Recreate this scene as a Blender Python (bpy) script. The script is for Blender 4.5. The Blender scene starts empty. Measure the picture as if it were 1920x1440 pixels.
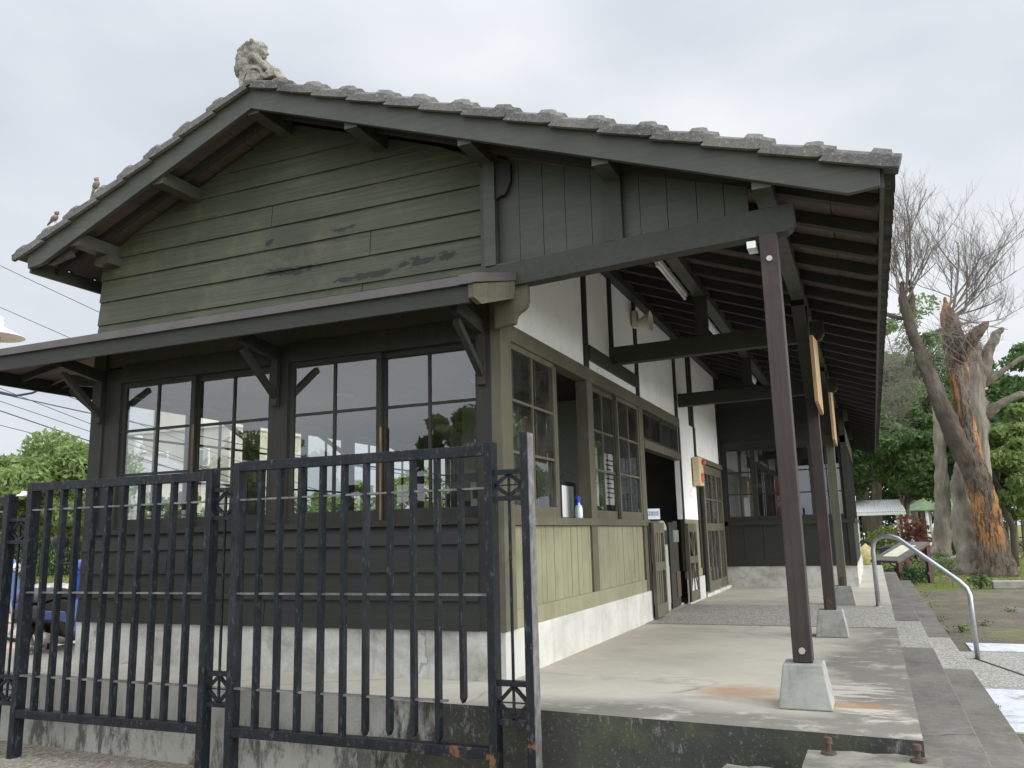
import bpy, bmesh, math, random
import numpy as np
from mathutils import Vector, Matrix
scene = bpy.context.scene
R = math.radians
rnd = random.Random(7)

# ------------------------------------------------------------------ camera
F = 1560.95
yaw, pit, rol = R(-22.904), R(10.314), R(-1.400)
CAM = Vector((2.4703, -5.5361, 1.0))
fw = Vector((math.sin(yaw)*math.cos(pit), math.cos(yaw)*math.cos(pit), math.sin(pit)))
rt0 = Vector((math.cos(yaw), -math.sin(yaw), 0)); up0 = rt0.cross(fw)
rt = rt0*math.cos(rol) + up0*math.sin(rol); up = -rt0*math.sin(rol) + up0*math.cos(rol)
cd = bpy.data.cameras.new('camera'); co = bpy.data.objects.new('camera', cd)
scene.collection.objects.link(co); scene.camera = co
m = Matrix((rt, up, -fw)).transposed().to_4x4(); m.translation = CAM; co.matrix_world = m
cd.sensor_width = 36; cd.lens = F/1920*36; cd.clip_end = 2000; cd.clip_start = .05
def P(px, py, Y):
    "the point at depth Y that the measuring of the photograph gives for a pixel of it"
    d = fw + rt*((px-960)/F) - up*((py-720)/F)
    return CAM + d*((Y-CAM.y)/d.y)

# ------------------------------------------------------------------ world, sun, exposure
w = bpy.data.worlds.new('World'); scene.world = w; w.use_nodes = True
SUN_EL, SUN_AZ = 20, 92          # azimuth from +y towards +x
nt = w.node_tree; nt.nodes.clear(); NN = nt.nodes.new; L = nt.links.new
sky = NN('ShaderNodeTexSky'); sky.sky_type = 'NISHITA'; sky.sun_disc = False
sky.sun_elevation = R(SUN_EL); sky.sun_rotation = R(SUN_AZ); sky.air_density = 1.5; sky.dust_density = 4
tc = NN('ShaderNodeTexCoord'); sep = NN('ShaderNodeSeparateXYZ'); L(tc.outputs['Generated'], sep.inputs[0])
mp = NN('ShaderNodeMapping'); mp.inputs['Scale'].default_value = (1, 1, 2.2); L(tc.outputs['Generated'], mp.inputs[0])
no = NN('ShaderNodeTexNoise'); no.inputs['Scale'].default_value = 1.6; no.inputs['Detail'].default_value = 5; no.inputs['Roughness'].default_value = .45
no.inputs['Distortion'].default_value = .35
L(mp.outputs[0], no.inputs['Vector'])
cr = NN('ShaderNodeValToRGB'); cr.color_ramp.elements[0].position = .36; cr.color_ramp.elements[1].position = .68
cr.color_ramp.elements[0].color = (5.7, 6.4, 7.4, 1); cr.color_ramp.elements[1].color = (9.8, 10.0, 10.4, 1)
L(no.outputs['Fac'], cr.inputs[0])
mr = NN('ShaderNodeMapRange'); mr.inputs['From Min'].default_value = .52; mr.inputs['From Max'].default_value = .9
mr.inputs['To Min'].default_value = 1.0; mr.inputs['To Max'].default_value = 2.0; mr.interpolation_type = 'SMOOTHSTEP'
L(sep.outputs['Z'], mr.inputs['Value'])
dt = NN('ShaderNodeVectorMath'); dt.operation = 'DOT_PRODUCT'; dt.inputs[1].default_value = (-.10, .99, 0); L(tc.outputs['Generated'], dt.inputs[0])   # extra sky brightness added behind the camera, out of view, to fill shade
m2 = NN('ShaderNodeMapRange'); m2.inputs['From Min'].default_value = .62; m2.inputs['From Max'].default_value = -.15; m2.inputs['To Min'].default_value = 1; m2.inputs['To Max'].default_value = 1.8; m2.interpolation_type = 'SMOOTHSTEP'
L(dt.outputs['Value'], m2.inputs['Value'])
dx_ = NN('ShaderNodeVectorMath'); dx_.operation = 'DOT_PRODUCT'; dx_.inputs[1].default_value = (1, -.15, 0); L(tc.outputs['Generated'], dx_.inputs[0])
m3 = NN('ShaderNodeMapRange'); m3.inputs['From Min'].default_value = .35; m3.inputs['From Max'].default_value = .95; m3.inputs['To Min'].default_value = 1; m3.inputs['To Max'].default_value = 2.5; m3.interpolation_type = 'SMOOTHSTEP'  # sky brightness also added on the right, out of view, for the canopy shade
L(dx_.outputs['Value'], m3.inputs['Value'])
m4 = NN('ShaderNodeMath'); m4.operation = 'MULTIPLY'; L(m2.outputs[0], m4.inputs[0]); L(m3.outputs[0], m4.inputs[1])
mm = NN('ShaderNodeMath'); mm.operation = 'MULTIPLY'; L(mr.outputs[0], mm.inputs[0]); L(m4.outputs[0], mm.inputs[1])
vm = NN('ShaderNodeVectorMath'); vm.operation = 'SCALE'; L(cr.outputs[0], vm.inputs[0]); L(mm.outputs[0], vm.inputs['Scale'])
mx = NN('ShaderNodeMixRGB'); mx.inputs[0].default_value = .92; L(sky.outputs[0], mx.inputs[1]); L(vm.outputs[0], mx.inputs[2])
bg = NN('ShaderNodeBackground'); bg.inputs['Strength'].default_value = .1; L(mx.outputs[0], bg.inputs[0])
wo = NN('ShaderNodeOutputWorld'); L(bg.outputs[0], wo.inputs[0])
sd = bpy.data.lights.new('sun', 'SUN'); so = bpy.data.objects.new('sun', sd); scene.collection.objects.link(so)
sd.energy = 2.0; sd.angle = R(40); sd.color = (1, .95, .86)
sdir = Vector((math.sin(R(SUN_AZ))*math.cos(R(SUN_EL)), math.cos(R(SUN_AZ))*math.cos(R(SUN_EL)), math.sin(R(SUN_EL))))
so.rotation_euler = sdir.to_track_quat('Z', 'Y').to_euler()
scene.view_settings.view_transform = 'Standard'; scene.view_settings.look = 'None'
scene.view_settings.exposure = 0; scene.view_settings.gamma = 1
scene.render.engine = 'CYCLES'
scene.cycles.max_bounces = 8; scene.cycles.transparent_max_bounces = 16

# ------------------------------------------------------------------ materials
MATS = {}
class G:
    "tiny helper round a node tree"
    def __init__(s, name):
        s.m = bpy.data.materials.new(name); s.m.use_nodes = True; s.t = s.m.node_tree; s.t.nodes.clear()
        s.tc = s.n('ShaderNodeTexCoord'); s.obj = s.tc.outputs['Object']; s.out = s.n('ShaderNodeOutputMaterial')
        MATS[name] = s.m
    def n(s, k, **kw):
        a = s.t.nodes.new(k)
        for x, v in kw.items(): setattr(a, x, v)
        return a
    def put(s, sock, v):
        if hasattr(v, 'is_output'): s.t.links.new(v, sock)
        else:
            if isinstance(v, (tuple, list)) and len(v) == 3 and sock.type == 'RGBA': v = (*v, 1)
            sock.default_value = v
    def noise(s, scale=5, detail=4, rough=.5, sc=(1, 1, 1), dist=0, loc=(0, 0, 0)):
        mp = s.n('ShaderNodeMapping'); mp.inputs['Scale'].default_value = sc; mp.inputs['Location'].default_value = loc
        s.t.links.new(s.obj, mp.inputs[0])
        a = s.n('ShaderNodeTexNoise'); a.inputs['Scale'].default_value = scale; a.inputs['Detail'].default_value = detail
        a.inputs['Roughness'].default_value = rough; a.inputs['Distortion'].default_value = dist
        s.t.links.new(mp.outputs[0], a.inputs['Vector']); return a.outputs['Fac']
    def rng(s, v, a, b, c=0., d=1.):
        x = s.n('ShaderNodeMapRange'); s.put(x.inputs['Value'], v)
        for k, q in (('From Min', a), ('From Max', b), ('To Min', c), ('To Max', d)): x.inputs[k].default_value = q
        return x.outputs[0]
    def mix(s, f, a, b, mode='MIX'):
        x = s.n('ShaderNodeMixRGB', blend_type=mode); s.put(x.inputs[0], f); s.put(x.inputs[1], a); s.put(x.inputs[2], b); return x.outputs[0]
    def math(s, op, a, b=0.):
        x = s.n('ShaderNodeMath', operation=op); s.put(x.inputs[0], a); s.put(x.inputs[1], b); x.use_clamp = False; return x.outputs[0]
    def axis(s, k):
        x = s.n('ShaderNodeSeparateXYZ'); s.t.links.new(s.obj, x.inputs[0]); return x.outputs[k]
    def blob(s, c, r):
        "1 at a point of the thing, 0 at the distance r (an ellipsoid)"
        mp = s.n('ShaderNodeMapping', vector_type='POINT')
        mp.inputs['Scale'].default_value = tuple(1/q for q in r); mp.inputs['Location'].default_value = tuple(-a/q for a, q in zip(c, r))
        s.t.links.new(s.obj, mp.inputs[0])
        l = s.n('ShaderNodeVectorMath', operation='LENGTH'); s.t.links.new(mp.outputs[0], l.inputs[0])
        return s.rng(l.outputs['Value'], 0, 1, 1, 0)
    def cracks(s, scale, wd=.012, dist=.25):
        "thin irregular lines, 1 on the line"
        mp = s.n('ShaderNodeMapping'); mp.inputs['Location'].default_value = (.37, .91, .13); s.t.links.new(s.obj, mp.inputs[0])
        nz = s.n('ShaderNodeTexNoise'); nz.inputs['Scale'].default_value = scale*3; nz.inputs['Detail'].default_value = 5; s.t.links.new(mp.outputs[0], nz.inputs['Vector'])
        mxv = s.n('ShaderNodeMixRGB'); mxv.inputs[0].default_value = dist; s.t.links.new(mp.outputs[0], mxv.inputs[1]); s.t.links.new(nz.outputs['Color'], mxv.inputs[2])
        v = s.n('ShaderNodeTexVoronoi', feature='DISTANCE_TO_EDGE'); v.inputs['Scale'].default_value = scale; s.t.links.new(mxv.outputs[0], v.inputs['Vector'])
        return s.math('MULTIPLY', s.rng(v.outputs['Distance'], 0, wd, 1, 0), s.rng(s.noise(scale*1.3, 3, .5, loc=(5, 3, 8)), .48, .56))
    def finish(s, col, rough=.7, bump=None, bstr=.3, bdist=.01, spec=.4, metal=0., transl=0., coat=0.):
        p = s.n('ShaderNodeBsdfPrincipled'); s.put(p.inputs['Base Color'], col); s.put(p.inputs['Roughness'], rough)
        p.inputs['Metallic'].default_value = metal; p.inputs['Specular IOR Level'].default_value = spec
        if coat: p.inputs['Coat Weight'].default_value = coat
        if bump is not None:
            b = s.n('ShaderNodeBump'); b.inputs['Strength'].default_value = bstr; b.inputs['Distance'].default_value = bdist
            s.put(b.inputs['Height'], bump); s.t.links.new(b.outputs[0], p.inputs['Normal'])
        o = p.outputs[0]
        if transl:
            t = s.n('ShaderNodeBsdfTranslucent'); s.put(t.inputs[0], col)
            x = s.n('ShaderNodeMixShader'); x.inputs[0].default_value = transl
            s.t.links.new(o, x.inputs[1]); s.t.links.new(t.outputs[0], x.inputs[2]); o = x.outputs[0]
        s.t.links.new(o, s.out.inputs[0]); return s.m

def wood(name, c1, c2, grain=(1, 1, 1), rough=.6, dirt=None, dirt_amt=.5, peel=None, spec=.35):
    "painted or bare timber: c1..c2 along the grain, dirt patches, peeled places (list of (centre, radii))"
    g = G(name); gr = g.noise(14, 5, .6, grain); big = g.noise(1.3, 4, .6, loc=(3, 1, 2)); fine = g.noise(60, 3, .6, grain)
    col = g.mix(g.rng(gr, .3, .7), c1, c2)
    col = g.mix(g.rng(big, .35, .7, 0, .6), col, tuple(q*.72 for q in c1))
    if dirt: col = g.mix(g.rng(g.noise(2.6, 6, .65, loc=(9, 4, 1)), .52, .75, 0, dirt_amt), col, dirt)
    ht = g.math('ADD', g.math('MULTIPLY', gr, .6), g.math('MULTIPLY', fine, .5))
    if peel:
        tot = None
        for c, r in peel:
            b = g.blob(c, r); tot = b if tot is None else g.math('MAXIMUM', tot, b)
        pn = g.math('ADD', g.math('MULTIPLY', tot, .34), g.noise(9, 6, .65, (1, 1, 3.2), .6))
        pf = g.rng(pn, .675, .70, 0, .9)
        sparse = g.rng(g.noise(16, 5, .7, (1, 1, 4), .5, (5, 5, 5)), .715, .73)
        pf = g.math('MAXIMUM', pf, sparse)
        col = g.mix(pf, col, (.015, .0145, .015)); ht = g.math('SUBTRACT', ht, g.math('MULTIPLY', pf, .8))
    return g.finish(col, rough, ht, .35, .006, spec)

GX, GY, GZ = (.12, 1, 3), (3, .12, 3), (3, 3, .12)
wood('olive_board', (.050, .054, .036), (.100, .102, .064), (.09, 1, 4.5), .55, (.125, .115, .062), .75,
     [((-.62, 0, 3.15), (.26, .3, .07)), ((-1.33, 0, 3.53), (.24, .3, .05)), ((-2.1, 0, 3.55), (.12, .3, .06)), ((-.38, 0, 3.16), (.16, .3, .06)), ((-1.9, 0, 3.25), (.5, .3, .06)), ((-1.1, 0, 3.1), (.6, .3, .05))])
wood('brown_olive_board', (.026, .027, .023), (.036, .036, .030), (.12, 1, 2.5), .6, (.035, .033, .028), .4)
wood('dark_timber', (.034, .034, .028), (.052, .051, .041), GY, .6, (.07, .065, .045), .3)
wood('barge_paint', (.052, .054, .044), (.078, .078, .062), GX, .5, (.1, .1, .06), .4)
wood('dark_frame', (.022, .022, .018), (.036, .034, .027), GZ, .6, (.09, .075, .045), .25)
wood('pale_frame', (.085, .078, .054), (.125, .115, .078), GZ, .65, (.19, .175, .12), .55)
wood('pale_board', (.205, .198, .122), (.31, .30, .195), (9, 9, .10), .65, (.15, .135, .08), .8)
wood('interior_board', (.05, .048, .042), (.065, .062, .052), GZ, .6)
wood('soffit_board', (.10, .072, .062), (.15, .112, .095), GY, .75, (.12, .10, .085), .5)
wood('rafter_wood', (.030, .028, .027), (.045, .040, .037), GX, .75)
wood('purple_column', (.036, .026, .024), (.056, .040, .036), GZ, .55, (.09, .055, .04), .5)
wood('olive_column', (.085, .085, .055), (.12, .118, .075), GZ, .55, (.06, .055, .04), .5)
wood('raw_wood', (.30, .19, .095), (.45, .30, .16), (6, 6, .15), .6, (.2, .11, .05), .6)
wood('peeling_wood', (.06, .045, .03), (.36, .22, .10), (9, 9, .5), .7, (.03, .028, .022), .9)
wood('red_timber', (.085, .04, .032), (.12, .06, .048), GZ, .6)
wood('grey_plank', (.13, .115, .1), (.2, .18, .16), GX, .8, (.08, .09, .05), .5)

def plaster(name, c1, c2, dirtc, amt, lo=.5, hi=.75, rough=.85, sc=1.8, bs=.25):
    g = G(name); a = g.noise(sc, 6, .6); b = g.noise(30, 4, .6); d = g.noise(3.2, 7, .7, (1, 1, 1.4), .3, (4, 2, 7))
    col = g.mix(g.rng(a, .3, .7), c1, c2); col = g.mix(g.rng(d, lo, hi, 0, amt), col, dirtc)
    run = g.noise(7, 5, .7, (1.6, 1.6, .16), .1, (3, 3, 9)); col = g.mix(g.rng(run, .56, .72, 0, amt*.55), col, tuple(q*.8 for q in dirtc))
    ck = g.cracks(1.1, .006); col = g.mix(g.math('MULTIPLY', ck, .55), col, tuple(q*.45 for q in dirtc))
    return g.finish(col, rough, g.math('SUBTRACT', g.math('ADD', g.math('MULTIPLY', a, .5), g.math('MULTIPLY', b, .5)), ck), bs, .006, .25)
plaster('white_plaster', (.87, .87, .86), (.90, .90, .89), (.62, .61, .58), .35)
plaster('base_plaster', (.44, .435, .395), (.60, .59, .54), (.24, .225, .19), .8, .44, .68)
plaster('side_base_plaster', (.40, .395, .36), (.55, .545, .50), (.26, .25, .21), .6, .5, .8)
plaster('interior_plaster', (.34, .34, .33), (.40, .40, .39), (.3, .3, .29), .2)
plaster('footing_concrete', (.24, .24, .215), (.34, .335, .305), (.15, .145, .12), .75, .46, .66, sc=4, bs=.6)
plaster('rough_concrete', (.16, .15, .12), (.25, .235, .19), (.07, .07, .05), .8, .45, .65, .9, 6, .9)
plaster('kerb_concrete', (.27, .26, .24), (.38, .36, .33), (.15, .15, .12), .6)
plaster('pale_building', (.46, .42, .35), (.54, .49, .42), (.36, .34, .3), .4, sc=.3)
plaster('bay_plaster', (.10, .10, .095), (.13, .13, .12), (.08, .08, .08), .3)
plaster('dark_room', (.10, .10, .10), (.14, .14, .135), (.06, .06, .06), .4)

# platform floor
g = G('platform_concrete')
a = g.noise(1.1, 6, .6, (1, 1, 1)); b = g.noise(3.5, 8, .72, (1, 1.4, 1), .4); sp = g.noise(90, 3, .7)
col = g.mix(g.rng(a, .3, .7), (.38, .355, .29), (.53, .50, .42)); col = g.mix(g.rng(g.noise(.55, 7, .7, loc=(1, 1, 4)), .45, .7, 0, .45), col, (.27, .255, .22))
X, Y_ = g.axis(0), g.axis(1)
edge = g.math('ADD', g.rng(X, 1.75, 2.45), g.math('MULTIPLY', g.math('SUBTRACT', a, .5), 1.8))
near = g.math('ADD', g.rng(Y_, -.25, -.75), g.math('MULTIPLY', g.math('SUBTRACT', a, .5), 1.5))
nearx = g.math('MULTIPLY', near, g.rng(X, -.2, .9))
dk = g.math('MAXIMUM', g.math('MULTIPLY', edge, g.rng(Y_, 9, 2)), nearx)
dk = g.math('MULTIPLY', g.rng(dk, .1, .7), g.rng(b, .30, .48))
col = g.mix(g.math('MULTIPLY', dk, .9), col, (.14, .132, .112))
rust = g.math('MAXIMUM', g.blob((1.62, .05, 0), (.55, .42, 1)), g.blob((2.25, -.2, 0), (.38, .22, 1)))
rust = g.rng(g.math('ADD', g.math('MULTIPLY', rust, .6), g.math('MULTIPLY', b, .75)), .52, .85, 0, .75)
col = g.mix(rust, col, (.34, .20, .11))
rw = g.math('MAXIMUM', g.blob((.1, .05, 0), (.35, .5, 1)), g.blob((.05, 1.5, 0), (.12, 1.8, 1)))
col = g.mix(g.rng(g.math('ADD', g.math('MULTIPLY', rw, .4), b), .72, .95, 0, .5), col, (.42, .28, .18))
wash = g.math('MAXIMUM', g.blob((2.3, .3, 0), (.4, .6, 1)), g.blob((2.35, -.33, 0), (.35, .2, 1)))
col = g.mix(g.rng(g.math('ADD', g.math('MULTIPLY', wash, .3), g.noise(7, 6, .75, (.5, 2.2, 1), 0, (4, 8, 1))), .66, .72, 0, .55), col, (.56, .53, .46))
ck = g.cracks(.55, .006); col = g.mix(g.math('MULTIPLY', ck, .6), col, (.12, .11, .09)); sp2 = g.noise(26, 5, .8, loc=(2, 5, 1)); col = g.mix(g.rng(sp2, .64, .70, 0, .5), col, (.62, .60, .54)); col = g.mix(g.rng(sp2, .36, .30, 0, .4), col, (.20, .19, .16))
g.finish(col, .82, g.math('SUBTRACT', g.math('ADD', g.math('MULTIPLY', sp, .5), b), ck), .3, .006, .3)

g = G('step_concrete')
a = g.noise(1.6, 6, .7, (1.6, .8, 1)); b = g.noise(9, 6, .75, (.6, 2, 1)); sp = g.noise(80, 3, .7)
col = g.mix(g.rng(a, .3, .7), (.085, .08, .07), (.19, .18, .155)); col = g.mix(g.rng(b, .5, .75, 0, .6), col, (.28, .265, .225)); sp2 = g.noise(30, 5, .8, loc=(2, 5, 1)); col = g.mix(g.rng(sp2, .60, .68, 0, .7), col, (.38, .36, .31)); col = g.mix(g.rng(g.noise(3, 6, .7, loc=(6, 6, 1)), .55, .7, 0, .5), col, (.10, .105, .05)); ck = g.cracks(.8, .008); col = g.mix(g.math('MULTIPLY', ck, .7), col, (.05, .047, .04))
g.finish(col, .85, g.math('ADD', sp, b), .45, .008, .3)

g = G('aggregate')
v = g.n('ShaderNodeTexVoronoi'); v.inputs['Scale'].default_value = 55; g.t.links.new(g.obj, v.inputs['Vector'])
col = g.mix(g.rng(v.outputs['Color'], .2, .9), (.21, .20, .175), (.56, .54, .48)); col = g.mix(g.rng(v.outputs['Distance'], .3, .7, 0, .5), col, (.16, .155, .14))
col = g.mix(g.rng(g.noise(1.5, 4, .6), .4, .7, 0, .35), col, (.26, .24, .21))
g.finish(col, .8, v.outputs['Distance'], .5, .006, .3)

# dark mossy face of the platform
g = G('platform_face')
X = g.axis(0); Z = g.axis(2)
a = g.noise(1.7, 6, .65); b = g.noise(8, 6, .75, (1.6, 1, .6), .3); c = g.noise(40, 4, .7)
col = g.mix(g.rng(a, .3, .7), (.33, .32, .28), (.45, .43, .38))
stain = g.math('ADD', g.rng(X, -1.2, .1, -.25, .75), g.math('MULTIPLY', g.math('SUBTRACT', b, .5), 1.6))
stain = g.math('ADD', stain, g.math('MULTIPLY', g.rng(Z, -.15, -.52), .35))
st = g.rng(stain, .25, .62, 0, .93)
lowst = g.math('MULTIPLY', g.rng(Z, -.12, -.34), g.rng(g.noise(4.5, 6, .75, (1.3, 1, .45), .2, (1, 7, 3)), .50, .60, 0, .75))
st = g.math('MAXIMUM', st, lowst)
st = g.math('MAXIMUM', st, g.rng(g.noise(2.6, 6, .75, (1, 1, .35), .2, (4, 4, 3)), .56, .70, 0, .35))
dark = g.mix(g.rng(g.noise(5, 5, .6, loc=(2, 2, 2)), .45, .7), (.026, .027, .022), (.046, .052, .024))
dark = g.mix(g.rng(c, .58, .68, 0, .7), dark, (.15, .145, .125))
col = g.mix(st, col, dark)
g.finish(col, .9, g.math('ADD', b, c), .5, .01, .2)

def plain(name, col, rough=.5, metal=0., spec=.5, var=.12, sc=8, bump=.1, coat=0.):
    g = G(name); a = g.noise(sc, 4, .6)
    return g.finish(g.mix(g.rng(a, .3, .7), tuple(q*(1-var) for q in col), tuple(min(1, q*(1+var)) for q in col)), rough, a, bump, .004, spec, metal, coat=coat)
# iron paint of the fence, with scuffs and rust
g = G('fence_iron'); a = g.noise(7, 5, .6); b = g.noise(45, 5, .75, (1, 1, .35)); r_ = g.noise(5, 6, .7, loc=(3, 3, 3))
col = g.mix(g.rng(a, .3, .7), (.005, .007, .010), (.013, .016, .020)); col = g.mix(g.rng(b, .56, .70, 0, .7), col, (.11, .112, .12)); col = g.mix(g.rng(g.noise(3, 5, .7, (1, 1, .3), .3, (7, 1, 1)), .55, .7, 0, .5), col, (.05, .052, .058))
low = g.math('MULTIPLY', g.rng(g.axis(2), .12, -.2), g.rng(g.axis(0), -1.2, .1))
col = g.mix(g.math('MULTIPLY', g.rng(g.math('ADD', r_, g.math('MULTIPLY', low, .16)), .69, .74), .8), col, (.17, .085, .04))
g.finish(col, .42, b, .12, .003, .3)
plain('pale_grey_iron', (.16, .15, .15), .45, .2, var=.5, sc=14)  # lighter grey iron for the fence rods and one post side
plain('galvanised', (.42, .45, .46), .38, .75, var=.15)
plain('flashing_metal', (.10, .088, .084), .5, .2, var=.15, sc=3)
plain('rusty_iron', (.085, .056, .042), .8, .3, var=.35, sc=30, bump=.5)
plain('bolt_metal', (.45, .46, .44), .45, .6)
plain('white_paint', (.78, .78, .76), .5)
plain('fluoro_tube', (.82, .83, .84), .3)
plain('paper', (.80, .80, .80), .7, var=.03)
plain('blue_paper', (.66, .70, .84), .6, var=.03)
plain('ink', (.02, .02, .04), .6)
plain('cream_plastic', (.62, .57, .43), .5)
plain('red_plastic', (.55, .09, .06), .4)
plain('blue_plastic', (.03, .04, .42), .4)
plain('bottle_clear', (.62, .68, .70), .15, var=.05)
plain('steel', (.42, .41, .38), .4, .25, var=.12)
plain('black_plastic', (.018, .018, .02), .45)
plain('rubber', (.02, .02, .02), .8)
plain('scooter_blue', (.02, .14, .60), .25, coat=.6)
plain('scooter_seat', (.06, .06, .07), .45)
plain('chrome', (.75, .75, .76), .18, .9)
plain('tile_white_sheet', (.84, .84, .82), .8, var=.05)
plain('lamp_shade_paint', (.60, .55, .50), .5, var=.05)
plain('pole_concrete', (.40, .40, .38), .8)
plain('cable_black', (.03, .035, .05), .6)
plaster('white_road_paint', (.48, .50, .53), (.62, .64, .67), (.22, .21, .19), .8, .52, .66, .8, 9, .6)
plain('bird_brown', (.20, .155, .12), .8, var=.4, sc=60)
plain('yellow_stone', (.52, .42, .20), .8, var=.3)
plain('pale_stone', (.55, .54, .50), .8, var=.3)
plain('green_sheet', (.19, .26, .14), .6, var=.3, sc=3)
plain('alarm_cream', (.60, .50, .32), .6, var=.4, sc=60, bump=.4)
plain('banner_red', (.45, .05, .04), .6)
plain('dark_board', (.015, .017, .022), .6)
plain('downlight_ring', (.55, .54, .5), .5)
# roof tile
g = G('tile_grey'); a = g.noise(1.6, 5, .7); b = g.noise(38, 6, .8); c = g.noise(12, 5, .7, loc=(7, 7, 7))
col = g.mix(g.rng(a, .3, .7), (.085, .082, .076), (.20, .19, .175)); col = g.mix(g.rng(b, .54, .64, 0, .7), col, (.32, .31, .29))
col = g.mix(g.rng(c, .56, .68, 0, .6), col, (.085, .085, .08)); g.finish(col, .9, g.math('ADD', b, c), .9, .012, .2)
g = G('ornament_stone'); a = g.noise(9, 5, .6); b = g.noise(90, 5, .8)
col = g.mix(g.rng(a, .35, .65), (.20, .19, .17), (.34, .31, .26)); col = g.mix(g.rng(b, .5, .62, 0, .7), col, (.12, .12, .12)); g.finish(col, .9, b, .7, .01, .2)
# glass: clear, with a real mirror sheen
g = G('window_glass'); tr = g.n('ShaderNodeBsdfTransparent'); tr.inputs[0].default_value = (.93, .96, .95, 1)
gl = g.n('ShaderNodeBsdfGlossy'); gl.inputs['Roughness'].default_value = .003
fr = g.n('ShaderNodeFresnel'); fr.inputs[0].default_value = 2.35
gb = g.n('ShaderNodeBump'); gb.inputs['Strength'].default_value = .012; gb.inputs['Distance'].default_value = .01; g.put(gb.inputs['Height'], g.noise(2.5, 1, .3)); g.t.links.new(gb.outputs[0], gl.inputs['Normal'])
di = g.n('ShaderNodeBsdfDiffuse'); di.inputs[0].default_value = (.5, .52, .5, 1)
mxs = g.n('ShaderNodeMixShader'); g.t.links.new(fr.outputs[0], mxs.inputs[0]); g.t.links.new(tr.outputs[0], mxs.inputs[1]); g.t.links.new(gl.outputs[0], mxs.inputs[2])
mx2 = g.n('ShaderNodeMixShader'); g.put(mx2.inputs[0], g.rng(g.noise(3, 5, .7), .45, .8, .01, .10)); g.t.links.new(mxs.outputs[0], mx2.inputs[1]); g.t.links.new(di.outputs[0], mx2.inputs[2])
g.t.links.new(mx2.outputs[0], g.out.inputs[0])
# ground
g = G('grass_ground'); a = g.noise(.35, 5, .6); b = g.noise(6, 6, .7); c = g.noise(50, 3, .7)
col = g.mix(g.rng(a, .4, .62), (.12, .16, .035), (.20, .23, .06)); col = g.mix(g.rng(b, .50, .62, 0, .75), col, (.22, .185, .125)); col = g.mix(g.rng(c, .5, .8, 0, .5), col, (.06, .09, .02))
g.finish(col, .95, g.math('ADD', b, c), .8, .03, .1)
g = G('brick_paving'); br = g.n('ShaderNodeTexBrick'); br.inputs['Scale'].default_value = 4; br.inputs['Color1'].default_value = (.105, .085, .07, 1); br.inputs['Color2'].default_value = (.15, .12, .095, 1)
br.inputs['Mortar'].default_value = (.07, .075, .04, 1); br.inputs['Mortar Size'].default_value = .03; g.t.links.new(g.obj, br.inputs['Vector'])
a = g.noise(.9, 6, .7); b = g.noise(14, 5, .7, (1, 1, 1))
col = g.mix(g.rng(a, .52, .66, 0, .75), br.outputs['Color'], (.17, .18, .05)); col = g.mix(g.rng(b, .55, .7, 0, .6), col, (.26, .24, .2)); col = g.mix(g.rng(g.noise(.6, 4, .6, loc=(8, 1, 1)), .5, .7, 0, .5), col, (.22, .2, .17)); col = g.mix(g.rng(g.noise(30, 5, .8, loc=(1, 1, 1)), .58, .66, 0, .8), col, (.34, .31, .26))
g.finish(col, .9, g.math('ADD', br.outputs['Fac'], b), .5, .01, .2)
g = G('pink_paving'); a = g.noise(.8, 5, .6); b = g.noise(12, 4, .7)
col = g.mix(g.rng(a, .4, .65), (.42, .27, .2), (.55, .50, .42)); col = g.mix(g.rng(b, .5, .7, 0, .5), col, (.5, .45, .38)); g.finish(col, .9, b, .4, .01, .2)
g = G('gravel_floor'); v = g.n('ShaderNodeTexVoronoi'); v.inputs['Scale'].default_value = 45; g.t.links.new(g.obj, v.inputs['Vector'])
col = g.mix(g.rng(v.outputs['Color'], .1, .9), (.15, .13, .10), (.34, .31, .26)); g.finish(col, .9, v.outputs['Distance'], .9, .012, .2)
def leafmat(name, c1, c2, tr=.35):
    g = G(name); a = g.noise(1.1, 4, .6); b = g.noise(17, 3, .6); col = g.mix(g.rng(a, .35, .65), c1, c2)
    col = g.mix(g.rng(b, .45, .75, 0, .6), col, tuple(min(1, q*1.7) for q in c2)); return g.finish(col, .55, None, spec=.35, transl=tr)
leafmat('leaf_mid', (.055, .105, .03), (.10, .165, .05)); leafmat('leaf_bright', (.10, .18, .03), (.19, .27, .05))
leafmat('leaf_dark', (.035, .068, .026), (.062, .105, .042), .35); leafmat('leaf_yellow', (.13, .19, .04), (.24, .28, .08)); leafmat('leaf_red', (.10, .04, .035), (.24, .10, .05)); leafmat('leaf_fresh', (.13, .20, .06), (.22, .29, .10), .45)
leafmat('leaf_pale', (.10, .16, .07), (.18, .24, .10), .4); leafmat('grass_blade', (.11, .14, .04), (.21, .22, .08))
leafmat('dry_leaf', (.28, .2, .1), (.36, .27, .16), .1)
def barkmat(name, c1, c2, c3=None, amt=.6, lo=.5, hi=.56):
    g = G(name); a = g.noise(5, 6, .7, (1, 1, .18)); b = g.noise(26, 5, .7, (1, 1, .3)); col = g.mix(g.rng(a, .3, .7), c1, c2)
    if c3: col = g.mix(g.rng(g.noise(1.1, 5, .6, (1, 1, .28), .4, (2, 6, 1)), lo, hi, 0, amt), col, c3)
    return g.finish(col, .9, g.math('ADD', a, b), .9, .03, .15)
barkmat('bark_brown', (.062, .048, .038), (.12, .098, .078), (.17, .15, .12), .5); barkmat('bark_pale', (.19, .16, .13), (.34, .30, .25), (.12, .10, .08), .6, .48, .58)
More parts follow.
